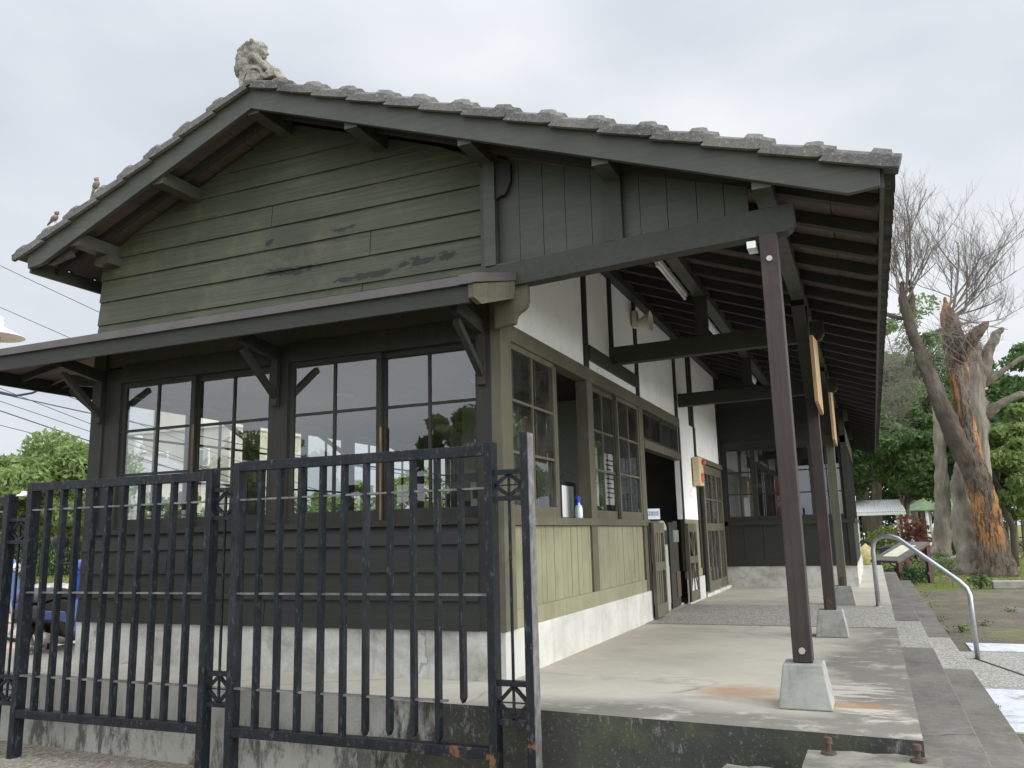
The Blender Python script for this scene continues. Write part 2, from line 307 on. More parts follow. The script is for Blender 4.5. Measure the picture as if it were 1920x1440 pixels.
g = G('bark_peeled'); a = g.noise(5, 6, .7, (1, 1, .18)); b = g.noise(26, 5, .7, (1, 1, .3)); X = g.axis(0); Z = g.axis(2)
col = g.mix(g.rng(a, .3, .7), (.12, .092, .070), (.24, .19, .145))
pe = g.math('ADD', g.noise(1.0, 5, .55, (1.2, 1, .30), 1.2, (1.3, 2, .4)), g.math('MULTIPLY', g.rng(Z, 5.2, 0), .05))
pf = g.math('MULTIPLY', g.rng(pe, .475, .49), g.rng(Z, .7, 1.1)); col = g.mix(pf, col, g.mix(g.rng(b, .3, .7), (.38, .18, .08), (.52, .28, .13)))
ck = g.rng(g.noise(16, 6, .8, (1, 1, .12), .6, (2, 2, 2)), .47, .42, 0, .6); col = g.mix(ck, col, (.045, .036, .028))
g.finish(col, .85, g.math('SUBTRACT', g.math('ADD', a, b), g.math('ADD', g.math('MULTIPLY', pf, .8), ck)), 1.0, .06, .15)
barkmat('twig_grey', (.17, .15, .13), (.27, .24, .21))

# ------------------------------------------------------------------ mesh building
class MB:
    def __init__(s): s.v = []; s.f = []
    def add(s, vs, fs):
        o = len(s.v); s.v += [tuple(q) for q in vs]; s.f += [tuple(i+o for i in f) for f in fs]; return s
    def box(s, x0, x1, y0, y1, z0, z1):
        return s.add([(x0,y0,z0),(x1,y0,z0),(x1,y1,z0),(x0,y1,z0),(x0,y0,z1),(x1,y0,z1),(x1,y1,z1),(x0,y1,z1)],
                     [(0,3,2,1),(4,5,6,7),(0,1,5,4),(1,2,6,5),(2,3,7,6),(3,0,4,7)])
    def frustum(s, c, a0, b0, a1, b1, z0, z1):
        x, y = c
        return s.add([(x-a0,y-b0,z0),(x+a0,y-b0,z0),(x+a0,y+b0,z0),(x-a0,y+b0,z0),(x-a1,y-b1,z1),(x+a1,y-b1,z1),(x+a1,y+b1,z1),(x-a1,y+b1,z1)],
                     [(0,3,2,1),(4,5,6,7),(0,1,5,4),(1,2,6,5),(2,3,7,6),(3,0,4,7)])
    def prism(s, pts, axis, a, b):
        "a polygon of (u,v) pushed along axis from a to b; axis y: (x,z), axis x: (y,z), axis z: (x,y)"
        def mk(u, v, t): return {'y': (u, t, v), 'x': (t, u, v), 'z': (u, v, t)}[axis]
        n = len(pts); vs = [mk(u, v, a) for u, v in pts] + [mk(u, v, b) for u, v in pts]
        return s.add(vs, [tuple(range(n)), tuple(range(2*n-1, n-1, -1))] + [(i, i+n, (i+1) % n+n, (i+1) % n) for i in range(n)])
    def beam(s, p, q, wd, ht, upv=(0, 0, 1)):
        p = Vector(p); q = Vector(q); d = (q-p).normalized(); u = Vector(upv)
        sd_ = d.cross(u).normalized(); u = sd_.cross(d); a = sd_*wd/2; b = u*ht/2
        vs = [p-a-b, p+a-b, p+a+b, p-a+b, q-a-b, q+a-b, q+a+b, q-a+b]
        return s.add(vs, [(0,3,2,1),(4,5,6,7),(0,1,5,4),(1,2,6,5),(2,3,7,6),(3,0,4,7)])
    def tube(s, pts, rad, n=8, cap=True):
        pts = [Vector(p) for p in pts]; rad = rad if isinstance(rad, (list, tuple)) else [rad]*len(pts)
        vs = []; prev = None
        for i, p in enumerate(pts):
            d = (pts[min(i+1, len(pts)-1)] - pts[max(i-1, 0)]).normalized()
            if prev is None: u = d.orthogonal().normalized()
            else:
                u = prev - d*prev.dot(d)
                u = u.normalized() if u.length > 1e-6 else d.orthogonal().normalized()
            prev = u; v = d.cross(u)
            for k in range(n): a = 2*math.pi*k/n; vs.append(p + (u*math.cos(a)+v*math.sin(a))*rad[i])
        fs = [(i*n+k, i*n+(k+1) % n, (i+1)*n+(k+1) % n, (i+1)*n+k) for i in range(len(pts)-1) for k in range(n)]
        if cap: fs += [tuple(range(n-1, -1, -1)), tuple(range((len(pts)-1)*n, len(pts)*n))]
        return s.add(vs, fs)
    def lathe(s, prof, c=(0, 0, 0), n=24, axis='z', closed=False):
        c = Vector(c); vs = []
        for r, h in prof:
            for k in range(n):
                a = 2*math.pi*k/n; x, y = r*math.cos(a), r*math.sin(a)
                vs.append(c + Vector({'z': (x, y, h), 'x': (h, x, y), 'y': (x, h, y)}[axis]))
        m_ = len(prof); fs = [(i*n+k, i*n+(k+1) % n, (i+1)*n+(k+1) % n, (i+1)*n+k) for i in range(m_-1) for k in range(n)]
        if closed: fs += [((m_-1)*n+k, (m_-1)*n+(k+1) % n, (k+1) % n, k) for k in range(n)]
        return s.add(vs, fs)
    def ball(s, c, r, n=12):
        r = r if isinstance(r, (tuple, list)) else (r, r, r); vs = []; k2 = n//2+1
        for i in range(k2):
            t = math.pi*i/(k2-1)
            for k in range(n):
                a = 2*math.pi*k/n; vs.append((c[0]+r[0]*math.sin(t)*math.cos(a), c[1]+r[1]*math.sin(t)*math.sin(a), c[2]+r[2]*math.cos(t)))
        return s.add(vs, [(i*n+k, (i+1)*n+k, (i+1)*n+(k+1) % n, i*n+(k+1) % n) for i in range(k2-1) for k in range(n)])
    def build(s, name, mat, parent=None, smooth=False, bevel=0):
        me = bpy.data.meshes.new(name); me.from_pydata(s.v, [], s.f); me.validate(); me.materials.append(MATS[mat])
        bm = bmesh.new(); bm.from_mesh(me)
        if bevel == 0 and len(bm.verts) < 60000: pass
        bmesh.ops.recalc_face_normals(bm, faces=bm.faces); bm.to_mesh(me); bm.free()
        if smooth:
            for p in me.polygons: p.use_smooth = True
        o = bpy.data.objects.new(name, me); scene.collection.objects.link(o)
        if parent is not None: o.parent = parent
        if bevel:
            b = o.modifiers.new('b', 'BEVEL'); b.width = bevel; b.segments = 2; b.limit_method = 'ANGLE'
        return o
def tag(o, label=None, cat=None, group=None, kind=None):
    if label: o['label'] = label
    if cat: o['category'] = cat
    if group: o['group'] = group
    if kind: o['kind'] = kind
    return o
def empty(name, loc=(0, 0, 0), rz=0):
    o = bpy.data.objects.new(name, None); scene.collection.objects.link(o); o.location = loc; o.rotation_euler = (0, 0, rz); o.empty_display_size = .1; return o
def copy_tree(o, parent=None):
    c = o.copy(); scene.collection.objects.link(c); c.parent = parent
    for ch in [q for q in bpy.data.objects if q.parent == o]: copy_tree(ch, c)
    return c

# ================================================================== SETTING
GZ0 = -.55
def sheet(name, x0, x1, y0, y1, z, mat, kind='structure'):
    o = MB().add([(x0,y0,z),(x1,y0,z),(x1,y1,z),(x0,y1,z)], [(0,1,2,3)]).build(name, mat); o['kind'] = kind; return o
sheet('ground', -400, 400, -120, 700, GZ0, 'grass_ground')
sheet('brick_plaza', 3.22, 40, -8, 17.6, GZ0+.004, 'brick_paving')
sheet('aggregate_path', 3.22, 12, 3.86, 6.5, GZ0+.008, 'aggregate')
FZ = -.20
MB().box(-60, -5.352, -.54, 12, GZ0-.2, FZ-.002).build('forecourt_edge', 'platform_face')['kind'] = 'structure'
sheet('forecourt_paving', -60, -5.352, -.54, 12, FZ, 'pink_paving'); MB().box(-80, -5.352, 12, 70, GZ0-.2, FZ-.02).build('forecourt_lawn', 'grass_ground')['kind'] = 'structure'
sheet('gravel_verge', -12, 1.6, -9, -.2, GZ0+.012, 'gravel_floor')
o = MB()
o.box(3.3, 12, 2.0, 3.83, GZ0+.004, GZ0+.016); o.build('white_ground_marking', 'white_road_paint')['kind'] = 'structure'
o = MB(); o.box(3.45, 12, 6.55, 7.3, GZ0+.004, GZ0+.016); o.build('white_ground_marking', 'white_road_paint')['kind'] = 'structure'
# a slot in the path
o = MB().beam((3.42, 5.9, GZ0+.010), (3.95, 4.1, GZ0+.010), .03, .006); o.build('paving_joint', 'dark_board')['kind'] = 'structure'

# platform: top sheet set a touch inside its body
px0, px1, py1 = -5.35, 2.595, 18.9
fl, fr_ = -.54, -.952
top = [(px0, fl), (-3.88, -.598), (-.41, -.765), (.55, -.795), (px1, fr_), (px1, py1), (px0, py1)]
pl = MB()
n = len(top)
pl.add([(x, y, 0) for x, y in top], [tuple(range(n))])
pf_o = pl.build('platform', 'platform_concrete'); pf_o['kind'] = 'structure'
pb = MB(); low = [(x, y, GZ0-.1) for x, y in top]; hi = [(x, y, -.001) for x, y in top]
pb.add(hi+low, [(i, (i+1) % n, (i+1) % n+n, i+n) for i in range(n)]); pb.build('platform_wall', 'platform_face')['kind'] = 'structure'
sheet('platform_aggregate_band', .03, 2.594, 3.86, 6.38, .004, 'aggregate')
# steps
def step(x0, x1, z, y0, y1):
    m_ = MB(); m_.box(x0, x1, y0, 3.86, GZ0-.1, z); m_.box(x0, x1, 6.4, y1, GZ0-.1, z); m_.build('platform_step', 'step_concrete', bevel=.008)['kind'] = 'structure'
    m_ = MB(); m_.box(x0, x1, 3.86, 6.4, GZ0-.1, z); m_.build('platform_step', 'aggregate', bevel=.008)['kind'] = 'structure'
step(2.595, 2.905, -.18, -1.6, 19.0); step(2.905, 3.22, -.37, -1.6, 18.5)

# ================================================================== STATION BUILDING
B = empty('station_building'); tag(B, 'old olive timber station building with tiled gable roof and platform canopy', 'station building')
def part(name, mb, mat, parent=None, **k): return mb.build(name, mat, parent or B, **k)
def parts(name, boxes, mat, parent=None, **k):
    for b in boxes: part(name, MB().box(*b), mat, parent, **k)
RX, RZ, SR, SL = -1.94, 4.528, .3586, .4119
def zb(x): return RZ - (SR*(x-RX) if x > RX else SL*(RX-x))
YE = 18.9
# plinths
part('plinth', MB().box(-4.09, .02, -.02, .06, 0, .34), 'base_plaster')
parts('plinth', [(.021, .045, -.02, 4.25, 0, .335), (.0, .045, 6.42, 7.58, 0, .335)], 'side_base_plaster')
parts('plinth', [(-.05, 2.16, 10.03, 10.1, 0, .36), (2.1, 2.165, 10.1, 16.5, 0, .36)], 'base_plaster')
part('plinth', MB().box(-4.12, -4.09, -.02, 12, 0, .34), 'base_plaster')
def lap(rows, x0f, x1f, y, mat, name, seed, out=.02):
    rr = random.Random(seed); mb = MB()
    for z0, z1 in rows:
        xa0, xa1, xb0, xb1 = x0f(z0), x0f(z1), x1f(z0), x1f(z1)
        if xb1-xa1 < .05 and xb0-xa0 < .05: continue
        cuts = [0, rr.uniform(.25, .75) if rr.random() < .5 else .9995, 1]; o1 = out+rr.uniform(-.003, .004)
        for i in range(2):
            a, b = cuts[i]+(.0009 if i else 0), cuts[i+1]-(0 if i else .0009)
            lo = lambda t: xa0+(xb0-xa0)*t; hi_ = lambda t: min(max(xa0+(xb0-xa0)*t, xa1), xb1)
            N_ = 8; vs = []
            for k in range(N_+1):
                t = a+(b-a)*k/N_; wv = .0022*math.sin(t*23+z0*31+seed)
                e0 = y-o1-(.002 if i else 0)+wv; vs += [(lo(t), e0, z0+wv*.6), (lo(t), y, z0), (hi_(t), y-.004, z1+.012), (lo(t), y-.001, z0+.0)]
            fs = []
            for k in range(N_):
                q = k*4; fs += [(q, q+4, q+6, q+2), (q+1, q+5, q+4, q)]
            fs += [(0, 2, 1), (N_*4+1, N_*4+2, N_*4)]
            mb.add(vs, fs)
    return part(name, mb, mat)
lap([(.34, .547), (.547, .75), (.75, .949), (.949, 1.09)], lambda z: -4.10-(.04*(.75-z) if z < .75 else 0), lambda z: -.145, -.02, 'brown_olive_board', 'lower_siding', 3)
ru = [(2.86, 3.04), (3.04, 3.266), (3.266, 3.477), (3.477, 3.68), (3.68, 3.88), (3.88, 4.085), (4.085, 4.28), (4.28, 4.46), (4.46, 4.60)]
lap(ru, lambda z: max(-4.10+.03*min(1, z-2.9), RX-(RZ+.08-z)/SL), lambda z: min(-.075, RX+(RZ+.08-z)/SR), -.01, 'olive_board', 'gable_siding', 8, .024)
part('wall_core', MB().prism([(-4.08, .0), (-4.08, 1.09), (-.0, 1.09), (0, .0)], 'y', .0, .08), 'interior_board')
part('wall_core', MB().prism([(-4.07, 2.62), (-4.07, zb(-4.07)+.08), (RX, RZ+.08), (-.01, zb(0)+.08), (-.01, 2.62)], 'y', .0, .08), 'interior_board')
# frame of the gable: posts, head, sill
parts('corner_post', [(-4.10, -3.95, -.03, .12, .34, 2.9), (-3.949, -3.76, -.012, .10, 1.14, 2.6)], 'dark_frame')
part('middle_post', MB().box(-2.07, -1.88, -.015, .10, 1.14, 2.6), 'dark_frame')
part('corner_post', MB().box(-.145, -.022, -.032, .12, .34, 2.9), 'dark_frame')
part('corner_post', MB().box(-.0215, .06, -.036, .165, .34, 2.9), 'pale_frame')
parts('window_head', [(-3.76, -2.07, -.02, .10, 2.46, 2.62), (-1.88, -.145, -.02, .1, 2.46, 2.62)], 'dark_frame')
part('window_sill', MB().box(-4.0, -.14, -.06, .12, 1.09, 1.135), 'dark_frame')
parts('trim_post', [(-.075, -.02, -.055, .0, 2.78, 3.86), (-.018, .075, -.12, .0, 2.98, 3.80)], 'barge_paint')

def sash(axis, u0, u1, z0, z1, cols, rows, w0, mat, nm='window', st=.045, bot=.085, th=.032):
    "a timber sash with its panes; axis y means the sash stands in a plane of equal y"
    f = MB()
    def bx(a, b, c, d, t0, t1):
        if axis == 'y': f.box(a, b, w0+t0, w0+t1, c, d)
        else: f.box(w0+t0, w0+t1, a, b, c, d)
    bx(u0, u0+st, z0, z1, 0, th); bx(u1-st, u1, z0, z1, 0, th); bx(u0+st, u1-st, z1-st, z1, 0, th-.002); bx(u0+st, u1-st, z0, z0+bot, 0, th-.002)
    iu0, iu1, iz0, iz1 = u0+st, u1-st, z0+bot, z1-st
    for k in range(1, cols): c = iu0+(iu1-iu0)*k/cols; bx(c-.011, c+.011, iz0, iz1, .004, th-.004)
    for k in range(1, rows): c = iz0+(iz1-iz0)*k/rows; bx(iu0, iu1, c-.011, c+.011, .006, th-.006)
    fo = f.build(nm, mat, B); gmb = MB(); y = w0+th/2
    if axis == 'y': gmb.add([(iu0, y, iz0), (iu1, y, iz0), (iu1, y, iz1), (iu0, y, iz1)], [(0, 1, 2, 3)])
    else: gmb.add([(y, iu0, iz0), (y, iu1, iz0), (y, iu1, iz1), (y, iu0, iz1)], [(0, 1, 2, 3)])
    gmb.build('pane', 'window_glass', fo); return fo
# gable windows
sash('y', -3.76, -2.90, 1.135, 2.46, 2, 3, .012, 'dark_frame'); sash('y', -2.93, -2.07, 1.135, 2.46, 2, 3, .050, 'dark_frame')
sash('y', -1.88, -.995, 1.135, 2.46, 2, 3, .012, 'dark_frame'); sash('y', -1.03, -.145, 1.135, 2.46, 2, 3, .050, 'dark_frame')
parts('peeling_stile', [(-1.004, -.988, .006, .0115, 1.14, 1.86), (-2.912, -2.890, .004, .0115, 1.02, 2.02)], 'peeling_wood')

# --- right wall, x = 0
mb = MB()
for y0, y1 in ((.165, 2.09), (2.27, 4.06)):
    y = y0+.0
    rr = random.Random(5)
    while y < y1-.01:
        w_ = min(rr.uniform(.085, .12), y1-y); j = rr.uniform(-.002, .002); mb.box(-.02, .010+j, y+.002, y+w_-.002, .46, 1.07); y += w_
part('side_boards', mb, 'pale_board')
part('side_backing', MB().box(-.05, -.02, .1, 4.2, .3, 1.1), 'interior_board')
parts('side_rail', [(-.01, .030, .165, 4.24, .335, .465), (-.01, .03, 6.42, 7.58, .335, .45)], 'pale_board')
part('side_sill', MB().box(-.09, .055, -.0, 4.28, 1.075, 1.14), 'pale_frame')
parts('side_post', [(-.08, .032, 2.09, 2.27, .465, 1.074), (-.08, .036, 2.09, 2.27, 1.14, 2.47), (-.08, .035, 4.06, 4.26, .0, 1.074), (-.08, .035, 4.06, 4.26, 1.14, 2.47)], 'pale_frame')
part('side_head', MB().box(-.08, .045, .166, 6.35, 2.47, 2.60), 'pale_frame')
zt = zb(0)+.05
parts('white_wall', [(-.06, .0, .08, 10.05, 2.60, zt), (-.06, .012, 6.35, 7.62, 1.17, 2.60), (-.06, 0, 7.62, 10.0, 2.16, 2.60)], 'white_plaster')
parts('wall_stud', [(.0, .02, 2.13, 2.25, 2.60, zt), (0, .026, 3.06, 3.16, 2.862, zt), (0, .02, 4.12, 4.24, 2.60, zt), (0, .02, 6.28, 6.42, 2.60, zt), (0.012, .028, 6.36, 6.44, .45, 2.60), (0, .022, 7.28, 7.34, 2.60, zt), (0, .022, 7.46, 7.6, 2.6, zt), (.012, .03, 7.5, 7.62, .0, 2.6), (0, .02, 9.85, 10.0, 2.16, zt)], 'dark_frame')
part('wall_beam', MB().box(0, .03, 2.25, 4.12, 2.71, 2.86), 'dark_timber')
parts('door_head', [(-.07, .04, 4.26, 6.35, 2.0, 2.10), (-.07, .04, 7.62, 10.0, 2.08, 2.16)], 'pale_frame')
sash('x', 4.27, 5.28, 2.10, 2.47, 2, 1, -.02, 'dark_frame', 'transom_window', bot=.04); sash('x', 5.32, 6.34, 2.10, 2.47, 2, 1, -.02, 'dark_frame', 'transom_window', bot=.04)
sash('x', .17, 1.20, 1.14, 2.47, 2, 3, -.005, 'pale_frame'); sash('x', .33, 1.36, 1.14, 2.47, 2, 3, -.045, 'pale_frame')
sash('x', 2.28, 3.20, 1.14, 2.47, 2, 3, -.045, 'pale_frame'); sash('x', 3.15, 4.06, 1.14, 2.47, 2, 3, -.005, 'pale_frame')
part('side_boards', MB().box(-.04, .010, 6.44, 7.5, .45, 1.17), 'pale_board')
# sliding glazed door
d = MB(); z0, z1 = .05, 2.07
for a, b in ((8.15, 8.28), (9.3, 9.42), (9.86, 9.98)): d.box(-.03, .01, a, b, z0, z1)
for a, b in ((8.28, 9.3), (9.42, 9.86)): d.box(-.028, .008, a, b, 1.93, z1).box(-.028, .008, a, b, 1.0, 1.12).box(-.028, .008, a, b, z0, .2)
for a in (8.62, 8.95, 9.64): d.box(-.026, .006, a-.015, a+.015, .2, 1.93)
d.box(-.024, .004, 8.28, 9.86, 1.5, 1.53)
dd = part('door', d, 'pale_frame')
MB().box(-.014, -.012, 8.28, 9.86, .2, 1.93).build('pane', 'window_glass', dd)
MB().box(-.018, -.015, 8.28, 9.86, .2, 1.0).build('door_panel', 'pale_frame', dd)
part('door_sill', MB().box(-.05, .06, 7.62, 10.0, 0, .05), 'base_plaster')
# --- bay, end wall y = 10.05
mb = MB(); x = 0.0; rr = random.Random(11)
while x < 2.14:
    w_ = min(rr.uniform(.3, .36), 2.15-x); mb.box(x+.003, x+w_-.003, 10.03, 10.06, .47, 1.08); x += w_
part('bay_boards', mb, 'brown_olive_board')
parts('bay_rail', [(-.03, 2.16, 10.015, 10.06, .36, .47), (-.03, 2.2, 9.98, 10.1, 1.08, 1.15), (-.03, 2.16, 10.0, 10.08, 2.46, 2.58)], 'dark_frame')
lap([(2.58, 2.80), (2.80, 3.02), (3.02, 3.24), (3.24, 3.46), (3.46, 3.68), (3.68, 3.9)], lambda z: 0.0, lambda z: min(2.16, RX+(RZ+.06-z)/SR), 10.04, 'brown_olive_board', 'bay_siding', 4)
part('bay_wall', MB().box(-.03, 2.14, 10.08, 10.10, .3, 1.08), 'interior_board')
parts('bay_post', [(-.02, .07, 9.98, 10.06, .36, 2.46), (2.07, 2.17, 10.0, 10.09, .36, 2.9)], 'dark_frame')
for a in (.07, .565, 1.06, 1.555): sash('y', a, a+.51, 1.15, 2.46, 1 if a in (.565,) else 2, 3, 10.02 if a in (.07, 1.06) else 10.05, 'dark_frame')
for k in range(6): sash('x', 10.1+k*.85, 10.1+k*.85+.8, 1.15, 2.46, 2, 3, 2.12, 'dark_frame')
parts('bay_side_wall', [(2.08, 2.15, 10.1, 15.4, .3, 1.10), (2.08, 2.2, 10.1, 15.4, 1.10, 1.15), (2.08, 2.17, 10.1, 15.4, 2.46, 2.75), (-.1, 2.14, 15.4, 15.5, 0, 3.9)], 'dark_frame')
for k in range(6): part('bay_side_post', MB().box(2.09, 2.17, 10.05+k*.85, 10.10+k*.85, 1.15, 2.46), 'dark_frame')
# --- left wall with windows
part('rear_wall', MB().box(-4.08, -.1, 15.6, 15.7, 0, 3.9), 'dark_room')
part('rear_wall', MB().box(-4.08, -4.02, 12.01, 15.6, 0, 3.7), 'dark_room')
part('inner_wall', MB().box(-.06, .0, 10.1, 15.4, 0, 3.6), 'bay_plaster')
part('ceiling', MB().box(-.05, 2.08, 10.11, 15.39, 2.62, 2.66), 'soffit_board')
part('left_wall', MB().box(-4.08, -4.02, .08, 12, 0, 1.10).box(-4.08, -4.02, .08, 12, 2.46, zb(-4.05)).box(-4.1, -4.0, .08, 12, 1.10, 1.14), 'interior_board')
for k in range(6):
    y = .15+k*1.95
    part('left_post', MB().box(-4.09, -3.99, y-.09, y+.09, 1.14, 2.46), 'dark_frame')
    if k < 5: sash('x', y+.09, y+1.0, 1.14, 2.46, 2, 3, -4.07, 'dark_frame'); sash('x', y+.97, y+1.86, 1.14, 2.46, 2, 3, -4.035, 'dark_frame')
# --- interior
part('floor', MB().box(-4.0, -.06, .08, 12, .005, .02), 'base_plaster')
part('ceiling', MB().box(-4.0, -.06, .081, 12, 2.63, 2.66), 'soffit_board')
part('partition', MB().box(-2.35, -.09, 4.15, 4.2, 1.45, 2.63), 'interior_plaster')
part('partition', MB().box(-2.35, -.09, 4.14, 4.2, .02, 1.45), 'dark_board')
part('partition', MB().box(-2.45, -2.35, 4.12, 4.22, .02, 2.63), 'dark_frame')
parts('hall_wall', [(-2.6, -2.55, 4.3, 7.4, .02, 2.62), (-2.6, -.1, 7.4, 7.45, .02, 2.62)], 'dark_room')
part('hall_wall', MB().box(-3.0, -.6, 11.9, 12, .02, 2.62), 'interior_plaster')
for i, (x, y) in enumerate(((-1.15, .58), (-.5, .68), (-1.2, 2.3), (-2.9, 2.3))):
    r_ = MB().lathe([(.11, 2.624), (.11, 2.610), (.085, 2.604), (.075, 2.612), (.06, 2.627)], (x, y, 0)); o = part('ceiling_light', r_, 'downlight_ring', smooth=True)
    MB().lathe([(.074, 0), (.001, 0)], (x, y, 2.618)).build('diffuser', 'white_paint', o)

# --- porch roof round the front and the left
PF, PX = -.60, -5.28
mb = MB(); mb.box(PX, .081, PF, PF+.03, 2.57, 2.69); part('porch_fascia', mb, 'brown_olive_board')
part('porch_fascia', MB().box(PX, PX+.03, PF+.03, 9, 2.57, 2.69).prism([(.06, 2.58), (.06, 2.57)], 'y', 0, 0) if False else MB().box(PX, PX+.03, PF+.03, 9, 2.57, 2.69), 'brown_olive_board')
def skewbox(name, pts, mat, t=.014):
    "an upright board through four corners, given thickness t towards -x"
    v = [Vector(p) for p in pts]; w_ = [p-Vector((t, 0, 0)) for p in v]; n = len(v)
    return part(name, MB().add(v+w_, [tuple(range(n)), tuple(range(2*n-1, n-1, -1))]+[(i, i+n, (i+1) % n+n, (i+1) % n) for i in range(n)]), mat)
skewbox('porch_end_board', [(.122, -.61, 2.695), (.122, -.61, 2.60), (.150, -.54, 2.565), (.222, -.13, 2.70), (.232, -.13, 2.83)], 'pale_frame', .04)
skewbox('porch_flashing', [(.136, -.633, 2.765), (.136, -.633, 2.698), (.243, -.125, 2.835), (.247, -.125, 2.895)], 'flashing_metal')
part('porch_flashing', MB().box(PX-.03, .02, PF-.03, PF+.005, 2.692, 2.755).box(.02, .122, PF-.033, PF-.005, 2.695, 2.762).box(PX-.03, PX+.0, PF, 9, 2.692, 2.755), 'flashing_metal')
mb = MB(); mb.add([(PX-.02, PF-.02, 2.756), (.132, PF-.02, 2.762), (.24, -.125, 2.89), (.24, -.02, 2.93), (-4.11, -.02, 2.965)], [(0, 1, 2, 3, 4)]).add([(PX-.02, PF-.02, 2.757), (-4.11, -.02, 2.966), (-4.11, 9, 2.966), (PX-.02, 9, 2.757)], [(0, 1, 2, 3)])
part('porch_roof_sheet', mb, 'flashing_metal')
mb = MB(); mb.add([(PX+.03, PF+.03, 2.70), (.09, PF+.03, 2.70), (.09, -.03, 2.90), (-4.11, -.03, 2.90)], [(0, 1, 2, 3)]).add([(PX+.03, PF+.03, 2.70), (-4.11, -.03, 2.90), (-4.11, 9, 2.90), (PX+.03, 9, 2.70)], [(0, 1, 2, 3)])
part('porch_soffit', mb, 'soffit_board')
mb = MB()
for k in range(14): x = -4.0+k*.31; mb.beam((x, PF+.03, 2.665), (x, -.03, 2.865), .04, .06)
for k in range(20): y = .1+k*.45; mb.beam((PX+.03, y, 2.665), (-4.1, y, 2.865), .04, .06, (0, 0, 1))
mb.beam((PX+.03, PF+.03, 2.66), (-4.1, -.02, 2.86), .05, .07)
part('porch_rafter', mb, 'rafter_wood')
def bracket(p_wall, outv, long=.42):
    o_ = Vector(outv); p = Vector(p_wall); mb = MB()
    mb.beam(p+Vector((0, 0, 2.53)), p+o_*(long+.03)+Vector((0, 0, 2.60)), .05, .10)
    mb.beam(p+Vector((0, 0, 2.16)), p+o_*long+Vector((0, 0, 2.50)), .045, .05)
    mb.beam(p+o_*.02+Vector((0, 0, 2.1)), p+o_*.02+Vector((0, 0, 2.55)), .06, .035, outv)
    part('porch_bracket', mb, 'dark_frame')
for x in (-3.97, -1.975, -.09): bracket((x, -.035, 0), (0, -1, 0))
for k in range(5): bracket((-4.1, .15+k*1.95, 0), (-1, 0, 0), .5)
# shaped corbel at the corner under the canopy beam
cz = [(.02, 2.99), (.33, 2.99), (.33, 2.68), (.32, 2.645), (.295, 2.62), (.25, 2.60), (.225, 2.58), (.21, 2.55), (.205, 2.52), (.02, 2.50)]
cz = [(x*.86+.03, z) for x, z in cz]
part('corner_corbel', MB().prism(cz, 'y', -.105, -.05), 'pale_frame', bevel=.003)

# --- canopy
def skew(o, k=-.095):
    for v in o.data.vertices: v.co.y += k*v.co.x
    return o
def crossbeam(y, x0=.0, z0=2.83, z1=3.02):
    pr = [(x0, z0-.03), (x0, z1-.03), (2.20, z1), (2.20, z0+.055), (2.185, z0+.045), (2.18, z0+.02), (2.15, z0), (1.5, z0-.005)]
    return part('canopy_beam', MB().prism(pr, 'y', y-.055, y+.055), 'dark_timber', bevel=.004)
CY = [-.26, 3.10, 6.60, 10.0, 13.4, 16.8]
for y in CY[1:3]: crossbeam(y)
skew(crossbeam(-.055, -.01, 2.825, 3.005))
for y in CY[3:]: part('canopy_beam', MB().box(2.16, 2.24, y-.05, y+.05, 2.83, 3.02), 'dark_timber')
for y in (-.15, CY[1], CY[2]): part('king_post', MB().box(.95, 1.07, y-.052, y+.052, (2.99 if y < 0 else 3.02), zb(1.0)-.005), 'dark_timber')
def footing(x, y, name='column_footing'): return part(name, MB().frustum((x, y), .145, .145, .108, .108, 0.002, .242), 'footing_concrete', bevel=.008)
for i, y in enumerate(CY):
    cm = 'purple_column' if i < 2 else 'olive_column'
    if i == 3: continue
    footing(2.03, y)
    c = part('column', MB().box(1.976, 2.084, y-.062, y+.062, .243, 2.825), cm, bevel=.006)
    b = MB()
    b.lathe([(0, -.012), (.018, -.012), (.020, -.004), (.020, 0)], (2.03, y-.0625, .31), 8, 'y')
    b.lathe([(0, -.012), (.018, -.012), (.020, -.004), (.020, 0)], (2.03, y-.0625, 2.66), 8, 'y')
    if i: b.box(2.0, 2.055, y-.069, y-.063, .243, .36)
    b.build('bolt', 'bolt_metal' if i == 0 else 'rusty_iron', c)
    if i > 0 and i < 4: part('knee_brace', MB().beam((2.03, y-.95, 3.0), (2.03, y-.05, 2.28), .09, .11, (1, 0, 0)), 'dark_frame')
part('beam_hook', MB().box(1.90, 1.955, -.325, -.20, 2.745, 2.79), 'white_paint')
for i, (x, off) in enumerate(((2.03, .0), (1.01, .0), (0.0, -.015), (-.98, .03), (-1.94, -.02), (-2.96, .06), (-3.93, .02))):
    z = zb(x)-.035+off*.0; ye = YE if x > -.5 else .0
    if x == 0.0: part('purlin', MB().box(-.055, .055, -.47, .0, z-.0, z+.115), 'barge_paint'); part('purlin', MB().box(.0, .10, .09, YE, z-.02, z+.1), 'dark_timber')
    else: part('purlin', MB().box(x-.058, x+.058, -.47, ye, z, z+.115), 'barge_paint')
